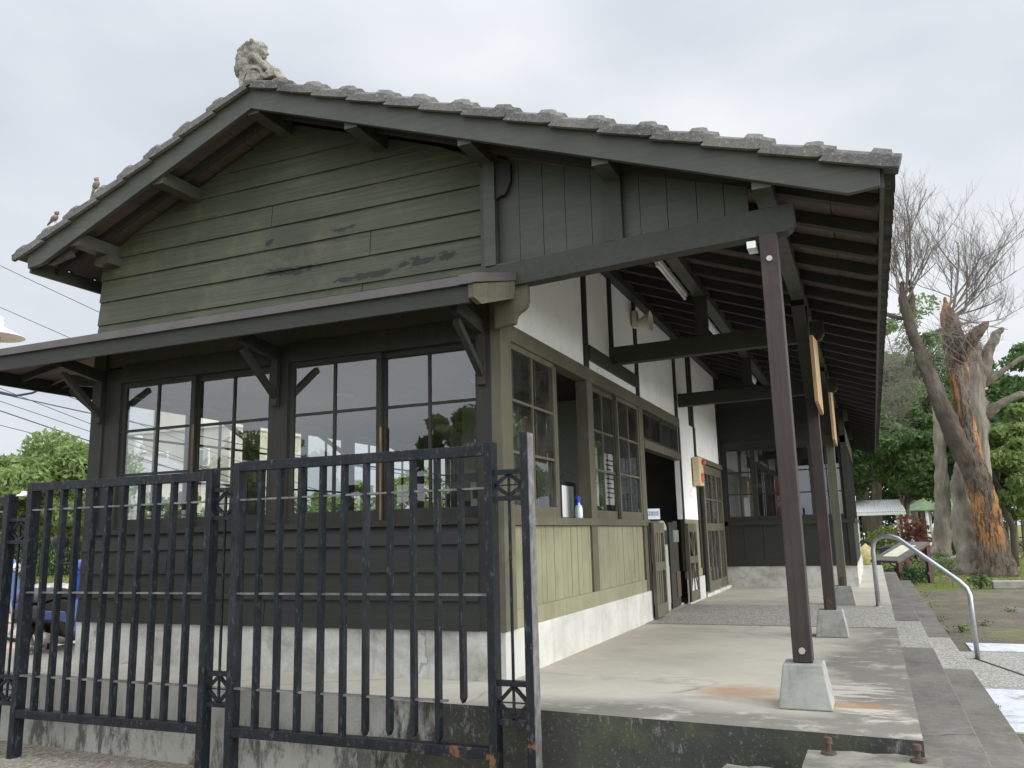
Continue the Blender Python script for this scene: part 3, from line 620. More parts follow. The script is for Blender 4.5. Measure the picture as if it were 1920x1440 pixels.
# purlin at the eave side of the left roof: outrigger under the left verge
part('purlin_block', MB().box(-4.02, -3.84, -.17, 0, zb(-3.93)-.12, zb(-3.93)-.04), 'barge_paint')
part('purlin_strut', MB().beam((-4.02, -.4, zb(-4.0)-.05), (-4.3, -.4, zb(-4.3)+.03), .04, .05), 'barge_paint')
mb = MB(); y = -.17; k = 0
while y < YE:
    mb.prism([(.02, zb(.02)+.045), (.02, zb(.02)+.135), (2.69, zb(2.69)+.135), (2.69, zb(2.69)+.045)], 'y', y-.035, y+.035); y += .515; k += 1
part('rafter', mb, 'rafter_wood')
mb = MB()
for y in (-.2,): mb.prism([(-4.47, zb(-4.47)+.06), (-4.47, zb(-4.47)+.13), (RX, RZ+.13), (RX, RZ+.06)], 'y', y-.02, y+.02); mb.prism([(RX, RZ+.06), (RX, RZ+.13), (.02, zb(.02)+.13), (.02, zb(.02)+.06)], 'y', y-.02, y+.02)
part('rafter', mb, 'rafter_wood')
# soffit boards: strips along the building, each a hair up or down
mb = MB(); rr = random.Random(3); x = -4.46
while x < 2.68:
    w_ = min(rr.uniform(.30, .42), 2.69-x)
    y = -.46
    while y < YE:
        l_ = min(rr.uniform(1.5, 3.5), YE-y) if x > -.2 else YE+.46
        j = rr.uniform(0, .006); xs = [x+.003, x+w_-.003]
        if xs[0] < RX < xs[1]: xs = [xs[0], RX, xs[1]]
        for a, b in zip(xs[:-1], xs[1:]): mb.prism([(a, zb(a)+.137+j), (a, zb(a)+.150), (b, zb(b)+.150), (b, zb(b)+.137+j)], 'y', y+.002, y+l_-.002)
        y += l_
    x += w_
part('soffit', mb, 'soffit_board')
mb = MB(); mb.prism([(-4.47, zb(-4.47)+.151), (RX, RZ+.151), (2.70, zb(2.70)+.151), (2.70, zb(2.7)+.18), (RX, RZ+.18), (-4.47, zb(-4.47)+.18)], 'y', -.46, YE); part('roof_deck', mb, 'rafter_wood')
# bargeboards
part('bargeboard', MB().prism([(RX, RZ), (2.516, 2.93), (2.69, 2.945), (2.70, zb(2.7)+.225), (RX, RZ+.225)], 'y', -.50, -.46), 'barge_paint', bevel=.003)
part('bargeboard', MB().prism([(RX, RZ), (RX, RZ+.225), (-4.50, zb(-4.5)+.225), (-4.477, 3.53), (-4.303, 3.548)], 'y', -.50, -.46), 'barge_paint', bevel=.003)
part('eave_fascia', MB().box(2.69, 2.715, -.459, YE, 2.945, 3.06), 'barge_paint')
part('eave_fascia', MB().box(-4.505, -4.48, -.459, YE, 3.50, 3.62), 'barge_paint')
# tiles: stepped courses with rolls, verge tiles with collars
def course(mb, xu, xl, side):
    "one course from its upper edge xu down to its lower edge xl, wavy across y"
    ys = np.arange(-.40, YE, .0375); sl = SR if side > 0 else SL
    def zt_(x, lift): return zb(x)+.225+lift
    a = []; 
    for y in ys:
        ph = ((y+.40) % .30)/.30; roll = .038*max(0, math.cos((ph-.5)*math.pi*2.6)) if abs(ph-.5) < .2 else 0
        a.append((y, roll))
    n_ = len(a); vs = [(xu, y, zt_(xu, .0)+r_) for y, r_ in a] + [(xl, y, zt_(xl, .028)+r_) for y, r_ in a] + [(xl, y, zt_(xl, .0)+r_-.0) for y, r_ in a]
    mb.add(vs, [(i, i+1, n_+i+1, n_+i) for i in range(n_-1)] + [(n_+i, n_+i+1, 2*n_+i+1, 2*n_+i) for i in range(n_-1)])
tl = MB(); vt = []
bR = [RX+.02, -1.64, -1.30, -.97, -.632, -.331, .017, .349, .684, 1.026, 1.377, 1.70, 2.037, 2.38, 2.79]
bL = [RX-.02, -2.30, -2.66, -2.99, -3.29, -3.60, -3.93, -4.26, -4.63]
for a, b in zip(bR[:-1], bR[1:]): course(tl, a, b, 1)
for a, b in zip(bL[:-1], bL[1:]): course(tl, a, b, -1)
rf = part('roof', tl, 'tile_grey')
def verge(xu, xl, last):
    s_ = 1 if xl > xu else -1; mb = MB(); y0, y1 = -.545, -.36; t = .055
    d_ = Vector((xl-xu, 0, zb(xl)-zb(xu))); Ln = d_.length; d_.normalize(); nrm = Vector((-d_.z*s_, 0, d_.x*s_))
    def at(u, h): p = Vector((xu, 0, zb(xu)+.195)) + d_*u + nrm*h; return (p.x, p.z)
    # body with a rounded top, its lower end lifted over the next course, collar at the joint
    lift = lambda u: .006+.024*u/Ln
    j_ = rnd.uniform(-.006, .006); secs = [(-.05, -.005, .056), (0, -.005, .056+j_), (Ln*.70, -.004, .058+j_), (Ln*.73, -.004, .088+j_), (Ln*.90, -.004, .093), (Ln*.97, -.004, .090), (Ln*1.0, -.004, .074+j_), (Ln+.07, -.012, .072)]
    if last: secs = [(-.05, -.005, .068), (Ln*.62, -.004, .070), (Ln*.64, -.004, .098), (Ln*.86, -.004, .098), (Ln*.88, -.004, .075), (Ln, -.004, .073)]
    vs = []; prof = [(0, 0), (.01, .42), (.12, .76), (.34, .98), (.66, .98), (.88, .76), (.99, .42), (1, 0)]
    for u, h0, h1 in secs:
        for a, b in prof:
            x_, z_ = at(u, lift(max(0, min(u, Ln)))+h0+(h1-h0)*b); vs.append((x_, y0+(y1-y0)*a+rnd.uniform(-.002, .002), z_+rnd.uniform(-.002, .002)))
    n_ = 8; fs = [(i*n_+k, i*n_+(k+1) % n_, (i+1)*n_+(k+1) % n_, (i+1)*n_+k) for i in range(len(secs)-1) for k in range(n_)]
    fs += [tuple(range(n_-1, -1, -1)), tuple(range((len(secs)-1)*n_, len(secs)*n_))]; mb.add(vs, fs)
    # flange hanging over the bargeboard
    q = [at(0.0, -.028), at(0.02, .01), at(Ln, .03), at(Ln, -.004), at(Ln-.06, -.012)]
    mb.prism(q, 'y', y0-.004, y0+.03)
    mb.build('verge_tile', 'tile_grey', rf)
for a, b in zip(bR[:-1], bR[1:]): verge(a, b, b == bR[-1])
for a, b in zip(bL[:-1], bL[1:]): verge(a, b, b == bL[-1])
mb = MB()
for k in range(48): y = -.5+k*.41; mb.lathe([(.09, 0), (.105, .02), (.10, .06), (.09, .43)], (RX, y, RZ+.27), 12, 'y')
mb.build('ridge_tile', 'tile_grey', rf)
# vertical boards over the front canopy beam
mb = MB(); x = .078; rr = random.Random(21)
while x < 1.90:
    w_ = min(rr.uniform(.17, .21), 1.92-x); j = rr.uniform(-.003, .003); mb.prism([(x+.002, 2.96), (x+w_-.002, 2.96), (x+w_-.002, zb(x+w_)+.05), (x+.002, zb(x)+.05)], 'y', -.045+j, -.015); x += w_
skew(part('gable_infill', mb, 'barge_paint'))
part('infill_corbel', MB().prism([(.078, 3.79), (.20, 3.77), (.20, 3.62), (.185, 3.60), (.17, 3.555), (.15, 3.53), (.10, 3.52), (.078, 3.5)], 'y', -.10, -.055), 'dark_frame')
tag(B, None)

# white downpipe beside the bay
t = MB().tube([P(1600, 930, 16.9), P(1607, 1088, 16.9)], .05, 10).build('downpipe', 'tile_white_sheet', B, smooth=True)

# ================================================================== THINGS ON THE BUILDING
# fluorescent battens beneath the middle purlin
def batten():
    e = empty('fluorescent_light')
    MB().box(-.05, .0, 0, 1.25, .0, .05).build('housing', 'white_paint', e)
    MB().tube([(-.028, .04, -.018), (-.028, 1.21, -.018)], .014, 10).box(-.04, -.015, 0, .03, -.035, 0).box(-.04, -.015, 1.22, 1.25, -.035, 0).build('tube', 'fluoro_tube', e, smooth=False)
    return e
b0 = batten(); spots = [(1.70, 'white fluorescent tube fitting behind the front canopy beam'), (4.2, 'fluorescent tube fitting just past the second canopy beam'), (7.4, 'fluorescent tube fitting just past the third canopy beam')]
for i, (y, lb) in enumerate(spots):
    e = b0 if i == 0 else copy_tree(b0); e.location = (.905, y, 3.42); tag(e, lb, 'light fitting', 'fluorescent lights under the canopy')
# beige floodlight on white wall
e = empty('wall_speaker', (.02, 4.08, 3.5)); tag(e, 'cream horn loudspeaker high on the white wall', 'loudspeaker')
MB().lathe([(.03, .0), (.05, .05), (.09, .12), (.13, .17), (.12, .17), (.03, .06)], (0.05, 0, 0), 16, 'x').build('horn', 'cream_plastic', e, smooth=True)
MB().box(0, .06, -.05, .05, -.06, .14).build('mount', 'cream_plastic', e)
# alarm box
e = empty('alarm_box', (.03, 7.2, 1.68)); tag(e, 'speckled cream alarm box with red lamp and bell beside the white wall panel', 'alarm box')
MB().box(0, .10, 0, .36, 0, .43).build('case', 'alarm_cream', e, bevel=.008)
MB().ball((.12, .28, .36), (.045, .05, .05)).build('lamp', 'red_plastic', e, smooth=True)
MB().lathe([(0, .13), (.06, .125), (.085, .10), (.085, .1)], (0, .2, .12), 16, 'x').build('bell', 'red_plastic', e, smooth=True)
# raw boards on the columns
for i, (y, lb) in enumerate(((2.2, 'unpainted pale timber board hung beside the second canopy column'), (5.7, 'unpainted pale timber board hung beside the third canopy column'))):
    e = empty('hanging_board', (2.10, y, 2.1)); tag(e, lb, 'board', 'timber boards hung by the canopy columns')
    MB().prism([(0, .0), (.82, -.02), (.86, .02), (.86, .72), (.0, .60)], 'x', 0, .03).build('board', 'raw_wood', e)
    MB().box(-.02, .0, .1, .16, .55, .9).build('strap', 'dark_frame', e); MB().box(-.02, .0, .7, .76, .6, .9).build('strap', 'dark_frame', e)
# gates and ticket machine in the entrance
def gate(y, w_, pattern, lb):
    e = empty('wicket_gate', (.075 if y < 5 else .03, y, .03)); tag(e, lb, 'gate', 'timber wicket gates at the entrance'); H = 1.08
    MB().box(0, .035, 0, .06, 0, H).box(0, .035, w_-.06, w_, 0, H).box(.001, .034, .06, w_-.06, 0, .14).box(.001, .034, .06, w_-.06, .52, .62).box(.001, .034, .06, w_-.06, H-.12, H).build('gate_frame', 'pale_frame', e)
    b = MB()
    if pattern == 'x':
        for a, c in ((.14, .52), (.62, H-.12)):
            m_ = w_/2
            for q in ((.07, m_), (m_, m_), (w_-.07, m_)): 
                p0, p1 = ((q[0], c), (q[1], a)) if a > .5 else ((q[1], c), (q[0], a))
                b.beam((.018, p0[0], p0[1]), (.018, p1[0], p1[1]), .02, .022, (1, 0, 0))
    else:
        for k in range(3): b.box(.01, .03, .10+k*.10, .13+k*.10+.03, .14, .52).box(.01, .03, .10+k*.10, .13+k*.10+.03, .62, H-.12)
    b.build('bar', 'pale_frame', e)
    MB().box(-.03, -.02, 0, w_, 0, H-.0).build('backing', 'dark_room', e); return e
gate(4.20, .54, 'i', 'slatted wicket gate at the end of the green side boards'); gate(6.42, .62, 'x', 'wicket gate of crossed bars below the white pilaster')
e = empty('ticket_machine', (-.12, 4.99, .02)); tag(e, 'rounded stainless ticket machine standing in the entrance', 'ticket machine')
MB().prism([(-.22, 0), (.22, 0), (.22, .98), (.18, 1.07), (.08, 1.12), (-.1, 1.12), (-.19, 1.06), (-.22, .95)], 'x', -.18, .16).build('body', 'steel', e, bevel=.02)
MB().box(.161, .165, -.2, .2, .1, .55).build('panel', 'steel', e); MB().box(.162, .17, -.16, .16, .82, 1.0).build('screen', 'black_plastic', e)
e = empty('folded_gate_post', (-.06, 5.78, .02)); tag(e, 'dark timber gate leaf with steel hinge plates folded open in the entrance', 'gate leaf')
MB().box(-.1, .06, -.3, -.02, 0, 1.1).box(-.06, .05, 0, .26, 0, 1.12).build('leaf', 'dark_frame', e)
MB().box(.0, .07, -.08, .24, .84, 1.0).build('hinge', 'galvanised', e); MB().box(.0, .066, .02, .24, .12, .45).build('hinge', 'rusty_iron', e)
# papers
def sign_text(parent, txt, size, loc, rot, mat='ink', ext=.0005, sp=1.0):
    c = bpy.data.curves.new('lettering', 'FONT'); c.body = txt; c.size = size; c.extrude = ext; c.align_x = 'CENTER'; c.align_y = 'CENTER'; c.space_line = sp
    o = bpy.data.objects.new('tmp_text', c); scene.collection.objects.link(o); dg = bpy.context.evaluated_depsgraph_get()
    me = bpy.data.meshes.new_from_object(o.evaluated_get(dg)); bpy.data.objects.remove(o); me.materials.clear(); me.materials.append(MATS[mat])
    q = bpy.data.objects.new('lettering', me); scene.collection.objects.link(q); q.parent = parent; q.location = loc; q.rotation_euler = rot; return q
e = empty('paper_notice', (.06, 4.37, 1.15), R(-58)); tag(e, 'white sheet with two lines of writing above the slatted gate', 'notice')
MB().box(0, .003, -.095, .095, 0, .125).build('sheet', 'blue_paper', e)
sign_text(e, '農家處如現\n劃中增支票', .032, (.004, .0, .064), (R(90), 0, R(90)), sp=.95)
e = empty('notice_stand', (-.22, 1.85, 1.0)); tag(e, 'black stand with a white sheet inside the open side window', 'notice stand')
MB().box(-.03, 0, 0, .55, 0, .50).build('board', 'dark_board', e); MB().box(.001, .004, .13, .46, .16, .46).build('sheet', 'paper', e)
# spray bottle on the sill
e = empty('spray_bottle', (.005, 1.80, 1.14)); tag(e, 'clear spray bottle with blue trigger on the window sill', 'spray bottle')
MB().lathe([(0, 0), (.034, .0), (.036, .01), (.036, .09), (.028, .115), (.013, .13), (.013, .145)], (0, 0, 0), 16).build('bottle', 'bottle_clear', e, smooth=True)
MB().lathe([(.016, .14), (.016, .165), (.012, .17)], (0, 0, 0), 12).box(-.011, .011, -.055, .03, .168, .20).prism([(-.035, .17), (-.02, .17), (-.035, .12), (-.045, .125)], 'x', -.006, .006).build('trigger', 'blue_plastic', e)
# posters in the room
for i, (x, z, w_, h_, lb) in enumerate(((-2.05, 1.42, .34, .46, 'pale poster on the dark partition seen through the gable window'), (-1.62, 1.5, .3, .42, 'smaller sheet on the dark partition seen through the gable window'))):
    e = empty('wall_poster', (x, 4.12, z-.2)); tag(e, lb, 'poster'); MB().box(-w_/2, w_/2, -.004, 0, 0, h_).build('sheet', 'paper', e)
    MB().box(-w_/2+.03, w_/2-.03, -.007, -.005, h_*.55, h_*.85).build('print', 'leaf_pale', e)
for i, (y, z, w_, h_, lb) in enumerate(((3.3, 1.3, .5, .55, 'large printed sheet taped inside the second side window'), (2.6, 1.28, .42, .6, 'white printed sheet low inside the second side window'))):
    e = empty('window_notice', (-.11, y, z)); tag(e, lb, 'notice'); MB().box(-.003, 0, -w_/2, w_/2, 0, h_).build('sheet', 'paper', e)
    mb = MB()
    for k in range(9): mb.box(.001, .002, -w_/2+.05, w_/2-.05-.1*(k % 3), h_-.08-k*.05, h_-.065-k*.05)
    mb.build('print', 'ink', e)
e = empty('red_banner', (.92, 10.2, 1.18)); tag(e, 'narrow red banner with white writing behind the bay window', 'banner')
MB().box(0, .12, 0, .005, 0, .75).build('cloth', 'banner_red', e)
sign_text(e, '城\n市', .11, (.06, -.004, .3), (R(90), 0, 0), 'paper')
# stone beast on the ridge, built from overlapping volumes joined into one skin
def remesh(o, vox, sm=2):
    r_ = o.modifiers.new('r', 'REMESH'); r_.mode = 'VOXEL'; r_.voxel_size = vox; r_.use_smooth_shade = True
    s_ = o.modifiers.new('s', 'SMOOTH'); s_.iterations = sm; s_.factor = .5
mb = MB(); OY = -.42
def q(zx, zy, dy=0): p = P(400+zx*.11458, 60+zy*.11458, OY); return (p.x, OY+dy, p.z)
K = .00065
def bl(zx, zy, r1, r2, dy=0, ry=.07): mb.ball(q(zx, zy, dy), (r1*K, ry, r2*K), 16)
bl(640, 250, 165, 140); bl(760, 250, 120, 125, 0, .06); bl(560, 330, 150, 150); bl(480, 450, 120, 170, 0, .085); bl(450, 620, 110, 150, 0, .09); bl(600, 420, 170, 120); bl(520, 590, 110, 115, -.05, .05); bl(520, 590, 110, 115, .06, .05)
mb.tube([q(690, 380, -.03), q(820, 520, -.035), q(960, 630, -.04), q(1060, 665, -.04)], [.045, .035, .028, .02], 10)
mb.tube([q(690, 380, .04), q(860, 520, .06), q(980, 600, .07), q(1060, 640, .07)], [.045, .038, .032, .022], 10)
bl(985, 600, 75, 65, .07, .045); bl(1010, 655, 70, 30, -.04, .035)
for a in range(9): t = a/8; bl(470+t*230-30*math.sin(t*3), 330-t*180, 42, 42, -.05+.02*(a % 2), .035)
for zx, zy in ((840, 200), (855, 310), (820, 350)): bl(zx, zy, 48, 34, 0, .045)
p0 = q(370, 700); p1 = q(1060, 700)
mb.box(p0[0]+.08, p0[0]+.24, OY-.08, OY+.1, RZ+.2, p0[2]+.0); mb.ball((p0[0]+.13, OY, p0[2]-.03), (.10, .09, .09), 12); mb.ball((p0[0]+.20, OY, p0[2]-.07), (.14, .09, .12), 12); mb.box(p0[0]+.1, p1[0]+.05, OY-.08, OY+.1, p1[2]-.055, p1[2]+.01)
pv = Vector(q(760, 720)); mb.v = [tuple(pv+(Vector(v)-pv)*.90) for v in mb.v]
o = mb.build('ridge_beast', 'ornament_stone', smooth=True); remesh(o, .007, 3)
tx = bpy.data.textures.new('pit', 'CLOUDS'); tx.noise_scale = .03; dsp = o.modifiers.new('d', 'DISPLACE'); dsp.texture = tx; dsp.strength = .022; dsp.texture_coords = 'LOCAL'
tag(o, 'weathered stone lion figure crouching on the roof peak', 'roof ornament')
eye = MB(); a_, b_, c_ = q(805, 245, -.05)
# birds
def bird(px, py, face, lb):
    p = P(px+1, py+9, -.46); e = MB(); s_ = face
    e.ball((0, 0, 0), (.045, .028, .028), 12); e.ball((s_*.04, 0, .032), .022, 12); e.tube([(-s_*.03, 0, -.003), (-s_*.10, 0, -.022)], [.016, .006], 8)
    e.tube([(s_*.058, 0, .032), (s_*.075, 0, .029)], [.006, .001], 6); e.tube([(0, .008, -.02), (.002, .008, -.055)], .003, 5); e.tube([(0, -.008, -.02), (.002, -.008, -.055)], .003, 5)
    o = e.build('sparrow', 'bird_brown', smooth=True); o.location = p; tag(o, lb, 'bird', 'sparrows on the roof verge'); return o
b1 = bird(179, 338, 1, 'small brown sparrow sitting upright, higher on the roof edge'); b1.rotation_euler = (0, R(-50), 0)
bird(101, 400, 1, 'small brown sparrow leaning forward, lower on the roof edge').rotation_euler = (0, R(-20), 0)

# ================================================================== IRON FENCE
FE = empty('iron_fence', (0, 0, 0)); tag(FE, 'dark blue-black iron fence with lattice pillars before the building', 'fence')
FY = -.985
def fpost(x, z1=1.555, w_=.05, dp=.09, mat='fence_iron'): return MB().box(x, x+w_, FY, FY+dp, GZ0, z1).build('post', mat, FE, bevel=.003)
def fpanel(x0, x1, nb, ztop, cut=0):
    pn = MB().box(x0+.05, x1-.05, FY+.004, FY+.06, ztop-.065, ztop).build('top_rail', 'fence_iron', FE, bevel=.003)
    MB().box(x0+.05, x1-.05, FY+.004, FY+.075, -.25, -.19).build('bottom_rail', 'fence_iron', FE, bevel=.003)
    for z in (1.285, .66, .05): MB().box(x0+.05, x1-.05 if not (cut and z < .1) else x1-.33, FY+.018, FY+.052, z-.006, z+.006).build('rod', 'pale_grey_iron', pn)  # paler than the bars: sky light catching the rods is put into the colour
    for k in range(nb):
        x = x0+.05+(x1-x0-.1)*(k+1)/(nb+1); zb_ = -.19
        if cut: zb_ = [-.19]*5+[-.18, -.165, -.165, -.185, .045] ; zb_ = zb_[k]
        x += rnd.uniform(-.005, .005); xt = rnd.uniform(-.004, .004)
        MB().prism([(x-.014, zb_+(.03 if zb_ > -.19 else 0)), (x, zb_), (x+.014, zb_+(.0 if zb_ == -.19 else .03)), (x+.014+xt, ztop-.065), (x-.014+xt, ztop-.065)], 'y', FY+.010, FY+.058).build('bar', 'fence_iron', pn)
fpost(-3.60, 1.50); fpost(-1.80, 1.51); fpanel(-3.60, -1.75, 10, 1.495)
fpost(-1.56, 1.54); fpost(.35, 1.56); fpanel(-1.56, .40, 10, 1.545, 1)
fpost(.585, 1.605, .05); 
MB().box(.6351, .639, FY+.002, FY+.088, GZ0, 1.6).build('post_side', 'pale_grey_iron', FE)  # right side of the end post in a lighter grey
fpost(-3.86, 1.42); fpost(-5.6, 1.40); fpanel(-5.6, -3.81, 10, 1.40)
def lattice(x0, x1, z0, z1):
    f = MB(); ym = FY+.045; f.box(x0, x1, FY+.02, FY+.07, z1-.028, z1).box(x0, x1, FY+.02, FY+.07, z0, z0+.028)
    xm, zm = (x0+x1)/2, (z0+z1)/2; a, b = z0+.028, z1-.028
    for p_, q_ in (((x0, zm), (xm, b)), ((xm, b), (x1, zm)), ((x1, zm), (xm, a)), ((xm, a), (x0, zm))): f.beam((p_[0], ym, p_[1]), (q_[0], ym, q_[1]), .02, .018, (0, 1, 0))
    f.box(x0, x1, ym-.003, ym+.003, zm-.004, zm+.004); f.build('lattice', 'fence_iron', FE); return xm, ym
for x0, x1, zt_, zl in ((-1.75, -1.56, (1.155, 1.375), (-.075, .15)), (.40, .585, (1.205, 1.39), (-.06, .18)), (-3.81, -3.60, (1.03, 1.23), (-.17, .05))):
    xm, ym = lattice(x0, x1, *zt_); lattice(x0, x1, *zl)
    MB().box(xm-.007, xm+.007, ym-.007, ym+.007, zl[0]+.03, zt_[1]-.03).build('rod', 'fence_iron', FE)
cap = MB().lathe([(0, .03), (.025, .028), (.035, .01), (.06, .0), (.065, -.01), (.0, -.01)], (-3.70, FY+.06, 1.41), 12).build('cap', 'white_paint', FE, smooth=True)
# concrete lumps with bolts in front of the platform
def rough_block(nm, x0, x1, y0, y1, z1, lb):
    e = empty(nm, ((x0+x1)/2, (y0+y1)/2, GZ0)); tag(e, lb, 'concrete block'); bm = bmesh.new(); bmesh.ops.create_cube(bm, size=1)
    bmesh.ops.subdivide_edges(bm, edges=bm.edges, cuts=5, use_grid_fill=True); rr = random.Random(int(x0*100))
    for v in bm.verts:
        v.co.x *= (x1-x0); v.co.y *= (y1-y0); v.co.z = (v.co.z+.5)*(z1-GZ0); v.co += Vector((rr.uniform(-1, 1), rr.uniform(-1, 1), rr.uniform(-1, 1)))*.006
    me = bpy.data.meshes.new('block'); bm.to_mesh(me); bm.free(); me.materials.append(MATS['rough_concrete']); o = bpy.data.objects.new('block', me); scene.collection.objects.link(o); o.parent = e
    return e
e = rough_block('anchor_block', 2.09, 2.66, -1.75, -1.12, -.03, 'rough concrete block with two rusty bolts at the platform corner')
for x, y in ((2.185, -1.19), (2.56, -1.21)):
    MB().lathe([(0, .075), (.018, .072), (.02, .05), (.02, .048), (.012, .046), (.012, .012), (.034, .01), (.036, 0), (0, 0)], (x-2.375, y+1.435, GZ0*-1-.03-.002), 12).build('bolt', 'rusty_iron', e, smooth=False)
rough_block('rubble_block', 1.70, 2.0, -1.7, -1.13, -.125, 'smaller low concrete lump beside the bolted block')

# ================================================================== HANDRAIL
A = (2.44, 6.28, 0); E_ = (3.45, 5.87, GZ0)
pts = [A, (2.44, 6.28, .70), (2.455, 6.27, .79), (2.50, 6.25, .85), (2.57, 6.22, .875), (2.66, 6.19, .875), (2.74, 6.16, .85), (3.35, 5.91, .34), (3.42, 5.885, .26), (3.445, 5.875, .18), E_]
hr = empty('handrail', A); o = MB().tube([Vector(p)-Vector(A) for p in pts], .028, 14).build('rail', 'galvanised', hr, smooth=True)
tag(hr, 'bent galvanised tube handrail beside the platform steps', 'handrail')
MB().lathe([(0, 0), (.05, 0), (.05, .006), (.028, .008)], (0, 0, .004), 16).build('foot_plate', 'galvanised', hr)

# ================================================================== TREES
def quads_obj(name, V, Fc, mat, parent):
    me = bpy.data.meshes.new(name); n_ = len(V); nf = len(Fc)
    me.vertices.add(n_); me.vertices.foreach_set('co', V.astype(np.float32).ravel()); me.loops.add(nf*4); me.polygons.add(nf)
    me.loops.foreach_set('vertex_index', Fc.astype(np.int32).ravel()); me.polygons.foreach_set('loop_start', np.arange(0, nf*4, 4, dtype=np.int32)); me.polygons.foreach_set('loop_total', np.full(nf, 4, np.int32))
    me.update(); me.materials.append(MATS[mat]); o = bpy.data.objects.new(name, me); scene.collection.objects.link(o); o.parent = parent; return o
def leaves(cen, size, rs, flat=.0, asp=.45):
    n_ = len(cen); a = rs.normal(size=(n_, 3)); a[:, 2] *= (1-flat); a[:, 2] -= .25; a /= np.linalg.norm(a, axis=1)[:, None]
    b = rs.normal(size=(n_, 3)); b -= a*(a*b).sum(1)[:, None]; b /= np.linalg.norm(b, axis=1)[:, None]; s_ = size*rs.uniform(.6, 1.3, n_)[:, None]
    V = np.stack([cen-a*s_, cen+b*s_*asp, cen+a*s_, cen-b*s_*asp], 1).reshape(-1, 3); return V, np.arange(n_*4).reshape(-1, 4)
def tree(name, base, H, cw, mat, label, cat='tree', group=None, bark='bark_brown', r=.18, nblob=40, nl=260, ls=.09, z0=.35, seed=1, hz=1.0, drop=0):
    rs = np.random.RandomState(seed); e = empty(name, base); tag(e, label, cat, group); mb = MB(); rr = random.Random(seed)
    topz = H*.62; lean = Vector((rr.uniform(-.1, .1)*H, rr.uniform(-.1, .1)*H, topz))
    mb.tube([(0, 0, 0), (.02*H, 0, topz*.33), lean*.66, lean], [r*1.25, r, r*.8, r*.5], 10)
    cs = []
    for k in range(nblob):
        while True:
            u = rs.uniform(-1, 1, 3)
            if .15 < np.linalg.norm(u) <= 1: break
        c = np.array([u[0]*cw, u[1]*cw*hz, H*(z0+(1-z0)*(u[2]*.5+.5))]); c[2] -= drop*(u[0]**2+u[1]**2); cs.append(c)
        if k < 16: 
            st = Vector((.02*H, 0, topz*.4)).lerp(lean, rr.uniform(.1, 1)); mid = (st+Vector(c))*.5+Vector((0, 0, .04*H)); mb.tube([st, mid, c], [r*.34, r*.2, r*.05], 6, False)
    mb.build('trunk', bark, e, smooth=True); allc = []
    for c in cs:
        rad = cw*rs.uniform(.16, .34); d_ = rs.normal(size=(nl, 3)); d_ /= np.linalg.norm(d_, axis=1)[:, None]; allc.append(c+d_*(rad*rs.uniform(.35, 1, nl)**.6)[:, None]*np.array([1, 1, .62]))
    V, Fc = leaves(np.concatenate(allc), ls, rs); quads_obj('crown', V, Fc, mat, e); return e
def gpt(px, py):
    d_ = fw + rt*((px-960)/F) - up*((py-720)/F); t_ = (GZ0-CAM.z)/d_.z; return CAM+d_*t_

def tr_at(px, Y, top_px_y, **k):
    "ground point below the pixel column px at depth Y; height so that the crown tops out at row top_px_y"
    p = P(px, 1000, Y); h = P(px, top_px_y, Y).z-GZ0; return (p.x, p.y, GZ0), h
GR = 'trees beyond the platform steps'; GL = 'trees beyond the forecourt'
# right side, behind the dead tree
b, h = tr_at(1690, 34, 745); tree('broadleaf_tree', b, h, 2.6, 'leaf_mid', 'round bushy green tree just right of the canopy eave', group=GR, seed=2, nblob=46, nl=420, ls=.12, z0=.30, r=.14)
b, h = tr_at(1895, 30, 735); tree('broadleaf_tree', b, h, 1.75, 'leaf_fresh', 'bright green glossy leaved tree behind the orange trunk', group=GR, seed=3, nblob=44, nl=420, ls=.11, z0=.26, r=.12)
b, h = tr_at(1960, 40, 640); tree('broadleaf_tree', b, h, 3.4, 'leaf_mid', 'tall green tree at the right edge behind the dead branches', group=GR, seed=4, nblob=44, nl=320, ls=.15, z0=.35)
b, h = tr_at(1735, 46, 560); tree('feathery_tree', b, h, 3.6, 'leaf_pale', 'tall pale feathery tree seen through the bare dead branches', group=GR, seed=5, nblob=56, nl=300, ls=.13, z0=.38, r=.2)
b, h = tr_at(1640, 50, 640); tree('broadleaf_tree', b, h, 4.0, 'leaf_dark', 'dark tree with a forked trunk by the white shelter', group=GR, seed=6, nblob=46, nl=300, ls=.16, z0=.3, r=.3)
b, h = tr_at(1830, 58, 690); tree('broadleaf_tree', b, h, 5, 'leaf_dark', 'dark tree filling the gap between the bare trunks', group=GR, seed=7, nblob=60, nl=260, ls=.2, z0=.1, r=.3)
b, h = tr_at(1925, 52, 720); tree('broadleaf_tree', b, h, 3.5, 'leaf_mid', 'dark shady tree low at the far right edge', group=GR, seed=17, nblob=50, nl=260, ls=.2, z0=.3, r=.25)
b, h = tr_at(1700, 66, 660); tree('broadleaf_tree', b, h, 7, 'leaf_dark', 'darkest wide tree behind the green roofed gazebo', group=GR, seed=8, nblob=60, nl=260, ls=.25, z0=.05, r=.4)
b, h = tr_at(1580, 70, 700); tree('broadleaf_tree', b, h, 6, 'leaf_mid', 'broad tree behind the far end of the platform', group=GR, seed=9, nblob=50, nl=240, ls=.25, z0=.05, r=.35)
b, h = tr_at(2010, 75, 700); tree('broadleaf_tree', b, h, 8, 'leaf_mid', 'broad mid green tree farthest back on the right', group=GR, seed=10, nblob=50, nl=240, ls=.28, z0=.05, r=.35)
